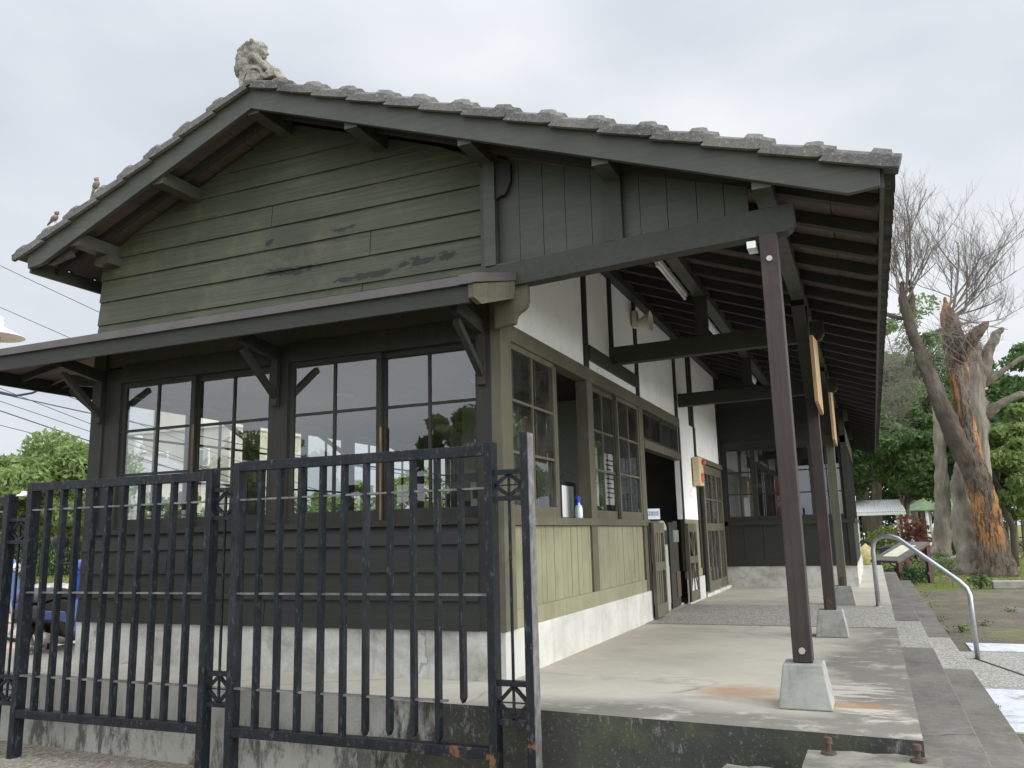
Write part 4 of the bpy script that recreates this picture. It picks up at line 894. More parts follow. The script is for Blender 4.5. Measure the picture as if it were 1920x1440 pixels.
# a tree off to the right, and two behind the viewer; seen only as reflections in the panes
tree('broadleaf_tree', (10.0, 20.5, GZ0), 6.6, 2.5, 'leaf_bright', 'sunny green tree to the right of the plaza', group=GR, seed=12, nblob=40, nl=260, ls=.12, z0=.3)
tree('broadleaf_tree', (-9.6, -19.0, GZ0), 5.6, 2.2, 'leaf_bright', 'green tree mirrored at the right of the gable window', group=GL, seed=13, nblob=60, nl=340, ls=.12, z0=.12)
tree('broadleaf_tree', (-15.8, -17.0, GZ0), 5.0, 2.4, 'leaf_bright', 'green tree mirrored at the left of the gable window', group=GL, seed=14, nblob=60, nl=340, ls=.12, z0=.12)
# left side
b, h = tr_at(62, 12, 838); tree('broadleaf_tree', b, h, 3.2, 'leaf_fresh', 'light green spreading tree at the left edge beyond the fence', group=GL, seed=15, nblob=50, nl=620, ls=.10, z0=.42, r=.12, hz=.8)
for i, (px, Y, ty, cw, mt, lb) in enumerate(((215, 24, 925, 2.2, 'leaf_yellow', 'low light green tree behind the left corner window'), (330, 22, 915, 2.2, 'leaf_mid', 'low green tree behind the left pair of sashes'),
        (640, 26, 905, 2.4, 'leaf_bright', 'light green tree behind the middle of the gable windows'), (760, 27, 885, 2.4, 'leaf_yellow', 'yellow green tree behind the right gable sash'), (480, 32, 925, 3, 'leaf_mid', 'low green tree behind the middle gable post'), (20, 30, 930, 3.5, 'leaf_mid', 'green tree low behind the leftmost fence panel'))):
    b, h = tr_at(px, Y, ty); tree('broadleaf_tree', b, h, cw, mt, lb, group=GL, seed=30+i, nblob=34, nl=240, ls=.12, z0=.15, r=.1)

# the dead tree: peeling trunk, two broken limbs, bare crown
def twigs(mb, p, d_, ln, r_, depth, rr, upw=.055):
    n_ = 4; pts = [p]; q_ = p.copy(); dd_ = d_.copy()
    for k in range(n_):
        dd_ = (dd_ + Vector((rr.uniform(-1, 1), rr.uniform(-1, 1), rr.uniform(-.6, 1)))*.13 + Vector((0, 0, upw))).normalized(); q_ = q_ + dd_*ln/n_; pts.append(q_.copy())
    mb.tube(pts, [r_*(1-.55*k/n_) for k in range(n_+1)], 5 if r_ > .02 else 3, False)
    if depth <= 0: return
    nb = rr.randint(4, 6) if depth > 1 else rr.randint(4, 7)
    for k in range(nb):
        t_ = rr.uniform(.25, 1); i = min(n_-1, int(t_*n_)); s_ = pts[i].lerp(pts[i+1], t_*n_-i)
        ax = Vector((rr.uniform(-1, 1), rr.uniform(-1, 1), rr.uniform(-.2, 1))).normalized(); nd = (dd_*1.0+ax*1.0).normalized()
        twigs(mb, s_, nd, ln*rr.uniform(.45, .72), max(.0038, r_*rr.uniform(.35, .5)), depth-1, rr, upw*.9)
DT = 23.6
DE = empty('dead_tree', P(1840, 1086, DT)); tag(DE, 'leafless dead tree with peeling orange bark and bare upswept branches', 'tree')
base = DE.location.copy(); base.z = GZ0; DE.location = base
def Dp(px, py, Y=DT): return P(px, py, Y)-base
SC = lambda wpx: wpx/1561*25.2/2
def limb(nodes, n=14, Y=DT):
    mb = MB(); mb.tube([Dp(x, y, Y+dy) for x, y, w_, dy in nodes], [SC(w_) for x, y, w_, dy in nodes], n); return mb
mb = limb([(1874, 1090, 84, 0), (1870, 1066, 64, 0), (1864, 1030, 56, 0), (1855, 985, 51, 0), (1846, 940, 48, 0), (1832, 895, 46, 0), (1819, 853, 42, 0), (1811, 810, 38, .1), (1807, 768, 34, .1), (1799, 720, 34, .1), (1795, 680, 38, .2), (1789, 640, 44, .2), (1782, 608, 34, .2), (1775, 580, 18, .2), (1771, 556, 6, .2)])
mb.tube([Dp(1898, 1094), Dp(1892, 1076), Dp(1880, 1010)], [.30, .22, .08], 10); mb.tube([Dp(1846, 1094), Dp(1852, 1070), Dp(1856, 1010)], [.28, .2, .08], 10)
mb.tube([Dp(1796, 684), Dp(1812, 648, DT-.2), Dp(1834, 622, DT-.3), Dp(1846, 610, DT-.3), Dp(1856, 600, DT-.3)], [.24, .22, .18, .12, .02], 10)
def rough(o, st1=.14, st2=.09):
    for sc_, st_, nm_ in ((.5, st1, 'd'), (.13, st2, 'e')):
        t_ = bpy.data.textures.new('barky', 'CLOUDS'); t_.noise_scale = sc_; t_.noise_depth = 3; q_ = o.modifiers.new(nm_, 'DISPLACE'); q_.texture = t_; q_.strength = st_; q_.texture_coords = 'LOCAL'
tk = mb.build('trunk', 'bark_peeled', DE, smooth=True)
dm = tk.modifiers.new('s', 'SUBSURF'); dm.levels = 3; dm.render_levels = 3; rough(tk)
mb = limb([(1824, 905, 26, -.1), (1806, 850, 36, -.2), (1785, 806, 36, -.3), (1764, 756, 32, -.3), (1748, 716, 29, -.3), (1733, 680, 27, -.3), (1720, 648, 24, -.3), (1710, 620, 23, -.3), (1697, 580, 22, -.3), (1691, 550, 12, -.3), (1690, 525, 6, -.3)])
mb.tube([Dp(1700, 600, DT-.3), Dp(1672, 592, DT-.3), Dp(1650, 585, DT-.3)], [.1, .07, .05], 8); mb.tube([Dp(1706, 590, DT-.3), Dp(1712, 560, DT-.3), Dp(1704, 520, DT-.3)], [.14, .09, .05], 8)
lo_ = mb.build('limb', 'bark_brown', DE, smooth=True); dm = lo_.modifiers.new('s', 'SUBSURF'); dm.levels = 3; dm.render_levels = 3; rough(lo_, .10, .07)
mb = MB(); rr = random.Random(44)
def spray(px, py, dy, tx_, ty_, r_, depth=3, L_=None):
    a = Dp(px, py, DT+dy); b_ = Dp(tx_, ty_, DT+dy+rr.uniform(-.6, .6)); d_ = b_-a; twigs(mb, a, d_.normalized(), (L_ or d_.length*.72), r_*.8, depth, rr)
for tx_, ty_, r_ in ((1690, 390, .03), (1712, 400, .03), (1640, 440, .035), (1650, 520, .035), (1760, 440, .035), (1700, 350, .06), (1665, 400, .04), (1730, 370, .05), (1770, 400, .05), (1800, 430, .045), (1655, 470, .04), (1690, 420, .04), (1750, 470, .035), (1790, 480, .035)): spray(1702+rr.uniform(-12, 8), 560+rr.uniform(-20, 15), -.3, tx_, ty_, r_)
for tx_, ty_, r_ in ((1850, 395, .06), (1880, 410, .05), (1905, 455, .05), (1830, 430, .04), (1925, 520, .04), (1930, 570, .04), (1800, 450, .04), (1870, 470, .04), (1935, 610, .035), (1895, 500, .04), (1850, 500, .035), (1920, 650, .03)): spray(1778+rr.uniform(-10, 30), 590+rr.uniform(-15, 20), .2, tx_, ty_, r_)
for k in range(40): spray(1690+k*1.2+rr.uniform(-8, 8), 600+k*2.2, -.3, 1660+rr.uniform(-30, 40), 660+k*4+rr.uniform(-30, 60), .012, 1, 1.1)
for k in range(80): spray(1790+rr.uniform(-24, 45), 590+rr.uniform(0, 110), rr.uniform(-.8, .2), 1790+rr.uniform(-90, 90), 620+rr.uniform(-60, 140), .012, 1, .9)
for k in range(36): spray(1660+rr.uniform(-10, 60), 640+k*3, 1.5, 1640+rr.uniform(-30, 60), 700+k*8, .010, 2, 1.2)
mb.build('bare_branches', 'twig_grey', DE)
# pale dead trunks
def snag(nm, nodes, Y, lb, extra=(), sprays=()):
    e = empty(nm, P(nodes[0][0], nodes[0][1], Y)); e.location.z = GZ0; lo = e.location.copy(); mb = MB()
    sc_ = lambda w_: w_/1561*(Y+5)/2
    mb.tube([P(x, y, Y)-lo for x, y, w_ in nodes], [sc_(w_) for x, y, w_ in nodes], 14)
    for ex in extra: mb.tube([P(x, y, Y)-lo for x, y, w_ in ex], [sc_(w_) for x, y, w_ in ex], 10)
    o = mb.build('trunk', 'bark_pale', e, smooth=True); s_ = o.modifiers.new('s', 'SUBSURF'); s_.levels = 3; s_.render_levels = 3; rough(o, .22, .08); tag(e, lb, 'tree', 'dead pale trunks beside the peeling tree'); return e
snag('dead_tree', [(1830, 1082, 66), (1826, 1060, 54), (1819, 1030, 49), (1812, 990, 45), (1805, 940, 36), (1799, 890, 24), (1796, 862, 8)], 24.6, 'thick pale trunk leaning close to the left of the peeling tree', (((1812, 1078, 34), (1812, 1056, 26), (1808, 1000, 18)),))
snag('dead_tree', [(1846, 1050, 40), (1842, 950, 38), (1834, 860, 36), (1830, 770, 34), (1829, 700, 31), (1828, 655, 26), (1824, 630, 12), (1822, 615, 4)], 26, 'tall pale forked snag behind the peeling tree', (((1838, 786, 22), (1862, 764, 17), (1890, 748, 13), (1925, 737, 10)), ((1834, 720, 24), (1848, 670, 22), (1864, 636, 18), (1876, 620, 11), (1882, 614, 3)), ((1838, 728, 14), (1880, 694, 11), (1930, 664, 9))))
snag('dead_tree', [(1764, 1046, 38), (1764, 1032, 32), (1766, 990, 26), (1767, 939, 23), (1766, 853, 21), (1758, 790, 17), (1752, 740, 10)], 30, 'separate pale trunk before the green roofed gazebo', (((1748, 1044, 18), (1757, 1004, 12), (1764, 950, 8)), ((1780, 1048, 16), (1776, 1012, 11), (1770, 972, 7))))
# thin dark trunks in the shade
for i, (px, Y, w_, ty, lb) in enumerate(((1628, 52, .30, 830, 'forked grey trunk above the white shelter'), (1712, 47, .34, 800, 'straight dark trunk left of the gazebo'), (1738, 49, .28, 800, 'straight dark trunk just behind the gazebo posts'), (1786, 44, .2, 860, 'slim dark trunk between the pale trunks'))):
    p = P(px, 1010, Y); e = empty('bare_trunk', (p.x, p.y, GZ0)); t_ = P(px-4, ty, Y).z-GZ0; tag(e, lb, 'tree', 'shaded trunks in the park')
    m_ = MB().tube([(0, 0, 0), (.05, 0, t_*.4), (-.1, 0, t_)], [w_*1.2, w_, w_*.8], 10)
    if i == 0: m_.tube([(0, 0, t_*.45), (-.9, 0, t_*.75), (-1.4, 0, t_*1.1)], [w_*.7, w_*.55, w_*.4], 8)
    m_.build('trunk', 'bark_brown', e, smooth=True)
for i in range(9):
    p = P(1852+i*9+(i*37 % 5), 1020, 48+(i*13 % 7)); e = empty('young_trunk', (p.x, p.y, GZ0)); tag(e, None); MB().tube([(0, 0, 0), (.1, 0, 2.6)], [.07, .05], 6).build('trunk', 'bark_brown', e)
    tag(e, ['first', 'second', 'third', 'fourth', 'fifth', 'sixth', 'seventh', 'eighth', 'ninth'][i]+' slender young trunk from the peeling tree in the shady grass', 'tree', 'slender young trunks in the shade')

# ================================================================== PARK THINGS
# white sheet shelter
YS = 33
a = P(1600, 962, YS); b = P(1699, 962, YS); c0 = P(1690, 940, YS)
e = empty('white_shelter', (a.x, YS, GZ0)); tag(e, 'low shelter with white corrugated roof and white posts', 'shelter')
W_ = b.x-a.x; zr0, zr1 = a.z-GZ0, c0.z-GZ0; mb = MB(); N_ = 44
vs = []
for k in range(N_+1):
    x = W_*k/N_; h = .03*(k % 2); vs += [(x, 0, zr0+h), (x-.15*(k/N_), 1.6, zr1+.12+h)]
mb.add(vs, [(2*k, 2*k+2, 2*k+3, 2*k+1) for k in range(N_)]).box(0, W_, -.01, .01, zr0-.12, zr0+.0); mb.build('roof', 'tile_white_sheet', e)
for x, y in ((W_-.12, .1), (.1, .1), (W_-.3, 1.5), (.1, 1.5)): MB().box(x-.06, x+.06, y-.06, y+.06, 0, zr0).build('post', 'white_paint', e)
# gazebo
YG = 44; c = P(1765, 955, YG); rg = .066*YG/1.55
e = empty('gazebo', (c.x, YG, GZ0)); tag(e, 'gazebo with mossy green roof on white posts', 'gazebo'); z1 = P(1765, 956, YG).z-GZ0; z2 = P(1765, 934, YG).z-GZ0
MB().lathe([(rg+.15, z1-.05), (rg+.15, z1), (.02, z2+.5)], (0, 0, 0), 8).build('roof', 'green_sheet', e)
for k in range(8): an = k*math.pi/4+.3; MB().tube([(rg*.9*math.cos(an), rg*.9*math.sin(an), 0), (rg*.9*math.cos(an), rg*.9*math.sin(an), z1)], .075, 8).build('post', 'white_paint', e)
# slanted information board
Yb = 20.5; p = P(1700, 1075, Yb)
e = empty('information_stand', (p.x, Yb, GZ0), R(38)); tag(e, 'slanted plank information stand on reddish timber legs', 'information stand')
L0 = P(1646, 1052, Yb)-e.location; L1 = P(1722, 1018, Yb)-e.location
t_ = MB(); t_.beam(L0, L1, 1.1, .07, (0, 0, 1)); MBt = t_.build('board_top', 'grey_plank', e)
m_ = MB(); m_.beam(L0+Vector((.05, -.45, -.05)), L1+Vector((0, -.45, -.05)), .06, .12); m_.build('rail', 'red_timber', e)
for x, z, dy in ((L1.x+.0, L1.z, -.45), (L1.x, L1.z, .4), (L0.x+.12, L0.z, -.45), (L0.x+.12, L0.z, .4)): MB().box(x-.06, x+.06, dy-.05, dy+.05, 0, max(.05, z-.04)).build('leg', 'red_timber', e)
MB().beam(L0.lerp(L1, .2)+Vector((0, 0, .035)), L0.lerp(L1, .8)+Vector((0, 0, .035)), .6, .01).build('panel', 'cream_plastic', e)
# slabs
p = gpt(1775, 1055); e = empty('stone_slab', (p.x, p.y-.5, GZ0)); tag(e, 'low dark concrete slab lying in the grass by the stand', 'slab'); MB().box(-1.0, 1.0, -1.6, 1.6, .16, .27).box(-.9, -.4, -1.5, 1.5, 0, .16).box(.6, .95, -1.5, 1.5, 0, .16).build('slab', 'kerb_concrete', e, bevel=.02)
for i, (x0, x1, lb) in enumerate(((5.0, 6.6, 'weathered concrete kerb at the grass edge before the peeling tree'), (6.62, 9.5, 'longer concrete kerb running out at the right edge'))):
    e = empty('kerb_stone', (x0, 18.0, GZ0)); tag(e, lb, 'kerb', 'kerbs along the plaza'); MB().box(0, x1-x0, 0, .35, 0, .19).build('kerb', 'kerb_concrete', e, bevel=.02)
# boulder, croton bush, shrubs
p = P(1624, 1035, 30); o = MB().ball((0, 0, .38), (.27, .3, .55), 9).build('boulder', 'yellow_stone', smooth=True); o.location = (p.x, p.y, GZ0); tag(o, 'yellowish upright boulder near the far platform end', 'boulder')
def shrub(px, py, Y, w_, h_, mat, lb, n_=900, ls=.07, nm='shrub', seed=0):
    rs = np.random.RandomState(int(px)+seed); p = P(px, py, Y); e = empty(nm, (p.x, p.y, GZ0)); tag(e, lb, 'shrub'); mb = MB()
    for k in range(7): mb.tube([(0, 0, 0), (rs.uniform(-.6, .6)*w_, rs.uniform(-.5, .5)*w_, h_*rs.uniform(.5, .9))], [.02, .008], 5)
    mb.build('stem', 'bark_brown', e); d_ = rs.normal(size=(n_, 3)); d_ /= np.linalg.norm(d_, axis=1)[:, None]; c_ = d_*rs.uniform(.3, 1, n_)[:, None]*np.array([w_, w_*.7, h_*.5])+np.array([0, 0, h_*.52])
    V, Fc = leaves(c_, ls, rs); quads_obj('foliage', V, Fc, mat, e); return e
shrub(1716, 1040, 31, .8, 2.1, 'leaf_red', 'red leaved croton bush beside the white shelter post', 520, .12)
shrub(1668, 1040, 36, 1.0, 1.6, 'leaf_yellow', 'yellow green shrub beneath the white shelter', 900, .1)
shrub(1775, 1060, 26, 1.3, .6, 'leaf_pale', 'low trailing weeds at the foot of the pale trunk', 900, .05)
shrub(1690, 1090, 20, .7, .5, 'leaf_dark', 'dark leafy plants growing under the information stand', 500, .07)
shrub(1722, 1085, 20.6, .5, .45, 'leaf_mid', 'small green plants by the stand leg', 400, .06)
shrub(1805, 1172, 8.6, .10, .12, 'leaf_bright', 'small weed tuft growing in the brick plaza', 60, .025)
shrub(1838, 1092, 18.0, .3, .35, 'leaf_mid', 'grass tuft leaning on the end of the kerb', 200, .05)
for i, (x, y, k_) in enumerate(((3.30, .6, .05), (3.27, 2.9, .04), (3.28, 8.4, .09), (3.3, 10.2, .07), (3.27, 12.7, .1), (3.9, 9.6, .05), (4.6, 11.9, .07), (3.32, 15.1, .12))):
    rs_ = np.random.RandomState(90+i); e = empty('weed', (x, y, GZ0)); tag(e, ['tiny weed at the foot of the near steps', 'weed at the step foot before the white marking', 'weed at the step foot just past the second white marking', 'weed at the step foot midway along the plaza', 'weed clump at the step foot nearer the lawn', 'lone weed in the bricks left of the round tuft', 'weed in the bricks towards the lawn', 'weed clump at the last stretch of the step foot'][i], 'weed', 'weeds growing along the steps and plaza')
    d_ = rs_.normal(size=(60, 3)); c_ = np.abs(d_)*np.array([1, 1, .8])*k_*np.sign(rs_.normal(size=(60, 3)))*np.array([1, 1, 0])+np.stack([0*d_[:, 0], 0*d_[:, 0], np.abs(d_[:, 2])*k_*.6], 1); V, Fc = leaves(c_, .022, rs_); quads_obj('foliage', V, Fc, 'leaf_mid', e)
# grass blades over the far lawn, and bark litter
rs = np.random.RandomState(5)
def blades(name, n_, xr, yr, sz, mat, zf=1.0):
    c_ = np.stack([rs.uniform(*xr, n_), rs.uniform(*yr, n_), np.full(n_, GZ0+sz*.5)], 1); a = np.stack([rs.normal(0, .35, n_), rs.normal(0, .35, n_), np.ones(n_)*zf], 1); a /= np.linalg.norm(a, axis=1)[:, None]
    b_ = rs.normal(size=(n_, 3)); b_[:, 2] = 0; b_ /= np.linalg.norm(b_, axis=1)[:, None]; s_ = sz*rs.uniform(.5, 1.3, n_)[:, None]
    if xr[0] < -9: c_[:, 2] += .34
    V = np.stack([c_-a*s_*.5-b_*s_*.12, c_-a*s_*.5+b_*s_*.12, c_+a*s_*.5+b_*s_*.02, c_+a*s_*.5-b_*s_*.02], 1).reshape(-1, 3); o = quads_obj(name, V, np.arange(n_*4).reshape(-1, 4), mat, None); o['kind'] = 'stuff'; return o
tag(blades('grass', 34000, (2.2, 16), (18.4, 52), .075, 'grass_blade'), 'short green grass of the park lawn beyond the plaza', 'grass')
tag(blades('grass', 14000, (-30, -9), (13, 30), .12, 'grass_blade'), 'short grass beyond the forecourt at the left', 'grass')
def litter(name, n_, xr, yr, z, sz, mat, lb):
    c_ = np.stack([rs.uniform(*xr, n_), rs.uniform(*yr, n_), np.full(n_, z)], 1); V, Fc = leaves(c_, sz, rs, 0); V[:, 2] = z+np.abs(V[:, 2]-z)*.25; o = quads_obj(name, V, Fc, mat, None); o['kind'] = 'stuff'; tag(o, lb, 'litter')
litter('bark_litter', 260, (4.2, 8.0), (20.5, 24), GZ0+.02, .10, 'dry_leaf', 'fallen bark chips strewn round the peeling tree')
litter('leaf_litter', 120, (-4.6, -1.2), (-1.4, -.7), GZ0+.02, .03, 'dry_leaf', 'dry leaves and twigs at the foot of the fence')
# scooters, motorbike and bicycle
def wheel(mb_t, mb_r, x, r_, w_=.05, spokes=6):
    mb_t.lathe([(r_-.05, -w_), (r_-.01, -w_*.8), (r_, 0), (r_-.01, w_*.8), (r_-.05, w_)], (x, 0, r_), 24, 'y', True)
    mb_r.lathe([(r_-.05, -w_*.7), (r_-.07, -w_*.5), (r_-.07, w_*.5), (r_-.05, w_*.7)], (x, 0, r_), 24, 'y', True); mb_r.lathe([(0, -w_*.9), (.045, -w_*.9), (.045, w_*.9), (0, w_*.9)], (x, 0, r_), 12, 'y')
    for k in range(spokes): an = 2*math.pi*k/spokes; mb_r.beam((x, 0, r_), (x+(r_-.06)*math.cos(an), 0, r_+(r_-.06)*math.sin(an)), .03, .02, (0, 1, 0))
def scooter(loc, rz, col, lb):
    e = empty('motor_scooter', loc, rz); tag(e, lb, 'scooter', 'parked scooters')
    for x in (-.62, .66):
        t_, r_ = MB(), MB(); wheel(t_, r_, x, .24); o = t_.build('wheel', 'rubber', e, smooth=True); r_.build('rim', 'steel', o)
    MB().prism([(-.85, .50), (-.80, .66), (-.45, .70), (-.12, .66), (-.05, .40), (-.12, .30), (-.35, .30), (-.5, .44)], 'y', -.14, .14).build('rear_body', 'black_plastic', e, bevel=.04); MB().prism([(-.80, .52), (-.76, .60), (-.35, .56), (-.18, .40), (-.4, .46)], 'y', -.15, .15).build('side_stripe', col, e, bevel=.01)
    MB().prism([(-.80, .67), (-.78, .76), (-.45, .80), (-.15, .76), (-.02, .70), (-.10, .66), (-.45, .70)], 'y', -.15, .15).build('seat', 'scooter_seat', e, bevel=.03)
    MB().box(-.15, .34, -.15, .15, .24, .30).build('floor_board', 'black_plastic', e, bevel=.02)
    MB().prism([(.30, .26), (.40, .26), (.60, .52), (.56, .86), (.48, .98), (.42, .95), (.44, .62)], 'y', -.20, .20).build('front_shield', col, e, bevel=.04)
    MB().prism([(.50, .34), (.70, .40), (.92, .34), (.90, .44), (.70, .52), (.54, .48)], 'y', -.07, .07).build('mudguard', col, e, bevel=.02)
    MB().tube([(.66, .07, .24), (.50, .05, .80)], .022, 8).tube([(.66, -.07, .24), (.50, -.05, .80)], .022, 8).build('fork', 'steel', e)
    MB().prism([(.38, .94), (.40, 1.04), (.52, 1.06), (.60, .98), (.56, .90)], 'y', -.13, .13).build('headset', col, e, bevel=.03)
    h_ = MB().tube([(.36, .34, 1.0), (.42, .1, 1.02), (.42, -.1, 1.02), (.36, -.34, 1.0)], .018, 8).build('handlebar', 'black_plastic', e)
    MB().ball((.60, 0, .94), (.05, .09, .07)).build('headlight', 'chrome', e, smooth=True)
    for s_ in (-1, 1):
        MB().tube([(.42, s_*.2, 1.02), (.44, s_*.28, 1.18)], .007, 6).ball((.44, s_*.32, 1.25), (.035, .10, .085)).build('mirror', 'chrome' if s_ < 0 else 'black_plastic', e, smooth=True)
    MB().tube([(-.25, -.17, .25), (-.85, -.19, .36)], [.03, .05], 10).build('exhaust', 'steel', e, smooth=True)
    MB().tube([(-.1, .15, .26), (-.02, .26, .02)], .012, 6).build('stand', 'black_plastic', e); return e
p = P(124, 1150, .9); s1 = scooter((p.x, .9, FZ), R(116), 'scooter_blue', 'blue scooter parked at the left corner of the building')
p = P(20, 1170, 2.2); s2 = scooter((p.x-.5, 1.9, FZ), R(30), 'scooter_blue', 'second blue scooter glimpsed behind the leftmost fence lattice')
p = P(1645, 1040, 31); s3 = scooter((p.x, 31, GZ0), R(175), 'black_plastic', 'small dark scooter parked beyond the platform end')
def bicycle(loc, rz, col, lb):
    e = empty('bicycle', loc, rz); tag(e, lb, 'bicycle', 'parked bicycles')
    for x in (-.52, .52):
        t_ = MB().lathe([(.31, -.018), (.33, 0), (.31, .018)], (x, 0, .33), 28, 'y', True).build('wheel', 'rubber', e, smooth=True); r_ = MB()
        r_.lathe([(.30, -.012), (.31, 0), (.30, .012)], (x, 0, .33), 28, 'y', True)
        for k in range(12): an = k*math.pi/6; r_.tube([(x, 0, .33), (x+.3*math.cos(an), 0, .33+.3*math.sin(an))], .003, 3)
        r_.build('rim', 'chrome', t_)
    MB().tube([(-.52, 0, .33), (-.08, 0, .30), (.36, 0, .80), (-.18, 0, .82), (-.52, 0, .33)], .014, 8).tube([(-.08, 0, .30), (-.2, 0, .9)], .014, 8).tube([(.34, 0, .9), (.52, 0, .33)], .014, 8).build('frame', col, e)
    MB().prism([(-.34, .90), (-.06, .92), (-.1, .95), (-.3, .96)], 'y', -.06, .06).build('saddle', 'black_plastic', e, bevel=.01)
    MB().tube([(.34, 0, .9), (.36, 0, 1.02)], .012, 8).tube([(.24, .26, 1.0), (.36, .2, 1.03), (.36, -.2, 1.03), (.24, -.26, 1.0)], .011, 8).build('handlebar', 'black_plastic', e)
    for x in (-.52, .52): MB().tube([(x+.36*math.cos(t_), 0, .33+.36*math.sin(t_)) for t_ in [.2+k*.3 for k in range(9)]], .02, 6).build('mudguard', 'black_plastic', e)
    return e
p = gpt(1925, 1048); bicycle((p.x+.15, p.y, GZ0), R(5), 'black_plastic', 'black bicycle half out of view at the right edge')
p = P(1672, 1040, 31.5); bicycle((p.x, 31.5, GZ0), R(-10), 'steel', 'grey bicycle standing behind the information stand')

# ================================================================== LEFT SIDE: lamp, pole, wires, building, railing
LY = 2.2; c = P(-6, 632, LY)
e = empty('street_lamp', (c.x, LY, GZ0)); tag(e, 'street lamp with a broad pale disc shade at the left edge', 'street lamp'); zz = c.z-GZ0
MB().lathe([(.355, zz+.0), (.35, zz+.008), (.12, zz+.13), (.07, zz+.16)], (0, 0, 0), 32).lathe([(.352, zz-.002), (.12, zz+.12), (.0, zz+.13)], (0, 0, 0), 32).build('lamp_shade', 'lamp_shade_paint', e, smooth=True)
MB().tube([(0, 0, zz+.12), (0, 0, zz+.22)], [.06, .075], 14).ball((0, 0, zz+.26), (.07, .07, .05)).build('finial', 'white_paint', e, smooth=True)
MB().tube([(.02, 0, 0), (.02, 0, zz)], .035, 12).build('pole', 'galvanised', e, smooth=True)
wires = [((0, 498), (200, 592)), ((0, 576), (260, 690)), ((0, 738), (190, 772)), ((0, 728), (190, 795)), ((20, 700), (190, 760)), ((0, 752), (200, 812)), ((0, 770), (190, 827)), ((0, 797), (190, 838))]
for i, ((x0, y0), (x1, y1)) in enumerate(wires):
    Y0 = 12; a = P(x0, y0, Y0); b = P(x1, y1, Y0+1.5); d_ = b-a; p0 = a-d_*1.5; p1 = a+d_*(9 if i > 1 else 1.3); n_ = 14; pts = [p0.lerp(p1, k/n_)-Vector((0, 0, .5*math.sin(math.pi*k/n_)-.5*math.sin(math.pi*1.5/10.5))) for k in range(n_+1)]
    if i < 2: pts = [p0, a, b, p1]
    o = MB().tube([q_-pts[0] for q_ in pts], .018 if i in (2, 6) else .011, 5).build('power_cable', 'cable_black'); o.location = pts[0]
    tag(o, ['topmost power cable, high above the porch roof at the left', 'power cable just above the disc lamp and porch roof', 'thick cable sloping gently just below the porch eave', 'thin cable starting below the eave loop and sloping down', 'thin cable right under the dark porch eave', 'thin cable midway between the eave and the left tree', 'thick cable touching the top of the left tree', 'lowest cable, running through the left tree crown'][i], 'cable', 'overhead cables at the left')
# loose cable loop under the porch eave
o = MB().tube([P(0, 735, .5), P(30, 742, .5), P(60, 737, .5), P(100, 720, .4), P(130, 705, .2)], .012, 6).build('loose_cable', 'cable_black'); tag(o, 'loose black cable sagging below the left porch eave', 'cable')
p = P(252, 960, 20); e = empty('utility_pole', (p.x, 20, GZ0)); hh = P(252, 818, 20).z-GZ0; tag(e, 'grey concrete utility pole seen through the left windows', 'utility pole')
MB().tube([(0, 0, 0), (0, 0, hh)], [.24, .17], 14).build('pole', 'pole_concrete', e, smooth=True); MB().box(-.9, .3, -.05, .05, hh-.5, hh-.4).ball((.35, 0, hh-.7), (.12, .12, .1)).build('crossarm', 'steel', e)
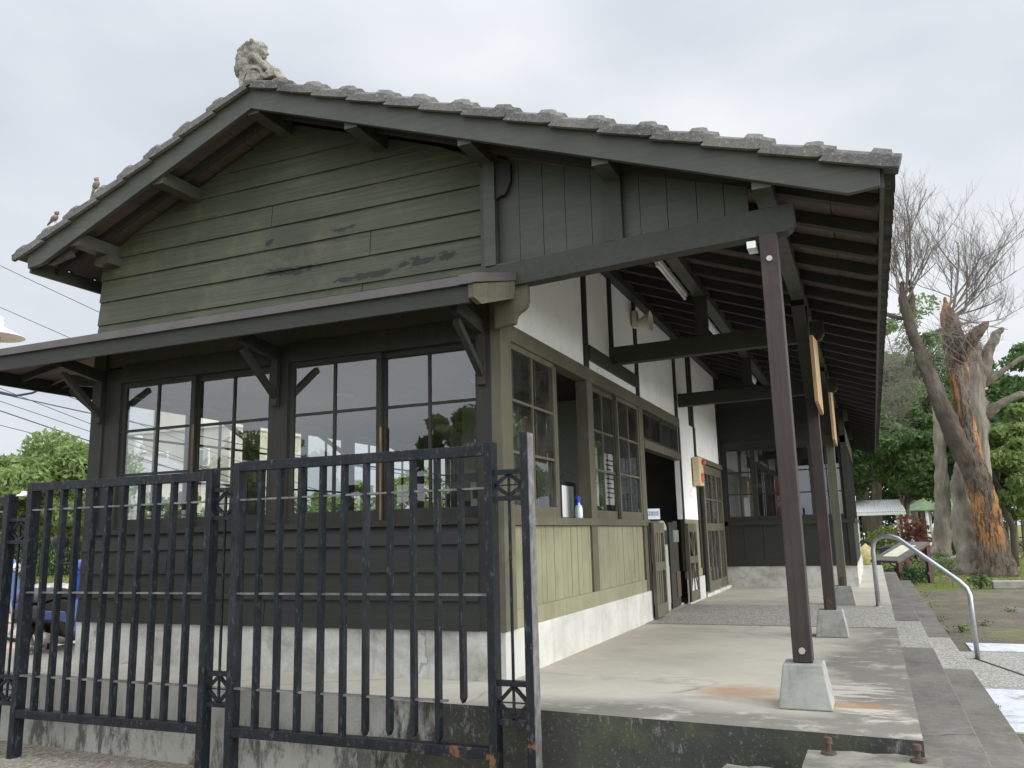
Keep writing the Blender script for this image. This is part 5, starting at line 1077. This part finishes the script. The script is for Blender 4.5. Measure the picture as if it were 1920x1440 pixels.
# far building
a = P(185, 822, 60); b = P(430, 842, 60); e = empty('apartment_building', ((a.x+b.x)/2, 60, GZ0)); tag(e, 'beige concrete apartment block seen through the left windows', 'building')
W_ = (b.x-a.x); Hh = a.z-GZ0; MB().box(-W_/2, W_/2, 0, 12, 0, Hh).box(-W_/2-.3, W_/2+.3, -.3, 12.3, Hh, Hh+.5).box(-W_/4, W_/8, 3, 8, Hh+.5, Hh+3).build('wall', 'pale_building', e)
for k in range(3):
    for j in range(3):
        x = -W_/2+3+k*W_/3.3; z = 2+j*3.6; f = MB().box(x, x+1.7, -.12, -.02, z, z+1.8).build('window', 'tile_white_sheet', e); MB().box(x+.12, x+1.58, -.16, -.125, z+.12, z+1.68).build('pane', 'steel', f)
a = P(60, 870, 45); b = P(182, 868, 45); e = empty('town_house', (a.x, 45, GZ0)); tag(e, 'pale house with grey roof half hidden by the left tree', 'house'); W_ = b.x-a.x; zt_ = P(120, 868, 45).z-GZ0
MB().box(0, W_+6, 0, 8, 0, zt_*.78).build('wall', 'pale_building', e); MB().prism([(-.5, zt_*.78), (W_+6.5, zt_*.78), (W_*.5+3, zt_*1.1)], 'y', -.5, 8.5).build('roof', 'kerb_concrete', e)
for k in range(3): f = MB().box(1+k*4, 2.6+k*4, -.1, -.01, 2, 3.6).build('window', 'tile_white_sheet', e); MB().box(1.1+k*4, 2.5+k*4, -.13, -.105, 2.1, 3.5).build('pane', 'dark_board', f)
# far garden railing with hedge
p = P(30, 1040, 17); q_ = P(200, 1040, 21); e = empty('garden_railing', (p.x, p.y, FZ-.02)); tag(e, 'thin black garden railing in front of the hedge at the left', 'fence'); L_ = Vector((q_.x-p.x, q_.y-p.y, 0)); L_ *= 1.6
MB().beam((0, 0, 1.35), L_+Vector((0, 0, 1.35)), .03, .04).beam((0, 0, .15), L_+Vector((0, 0, .15)), .03, .04).build('rail', 'fence_iron', e)
for k in range(60): c_ = L_*k/59; MB().tube([c_, c_+Vector((0, 0, 1.42))], .012, 4).build('bar', 'fence_iron', e)
rs2 = np.random.RandomState(9); n_ = 9000; tt = rs2.uniform(-.3, 1.5, n_); c_ = np.stack([tt*L_.x, tt*L_.y+rs2.uniform(.4, 1.6, n_), rs2.uniform(0, 1.5, n_)], 1)
V, Fc = leaves(c_, .11, rs2); hd = quads_obj('hedge', V, Fc, 'leaf_mid', None); hd.location = (p.x, p.y, FZ); tag(hd, 'leafy hedge behind the black garden railing', 'hedge')
for i in range(8):
    p = P(72+i*9, 1098, 11.5); o = MB().ball((0, 0, .06), (.22+.05*(i % 3), .15, .13), 10).build('pale_rock', 'pale_stone', smooth=True); o.location = (p.x, p.y+i % 2*.3, FZ+.0); tag(o, ['first', 'second', 'third', 'fourth', 'fifth', 'sixth', 'seventh', 'last'][i]+' pale stone from the left in the row lining the lawn', 'stone', 'pale stones lining the lawn')
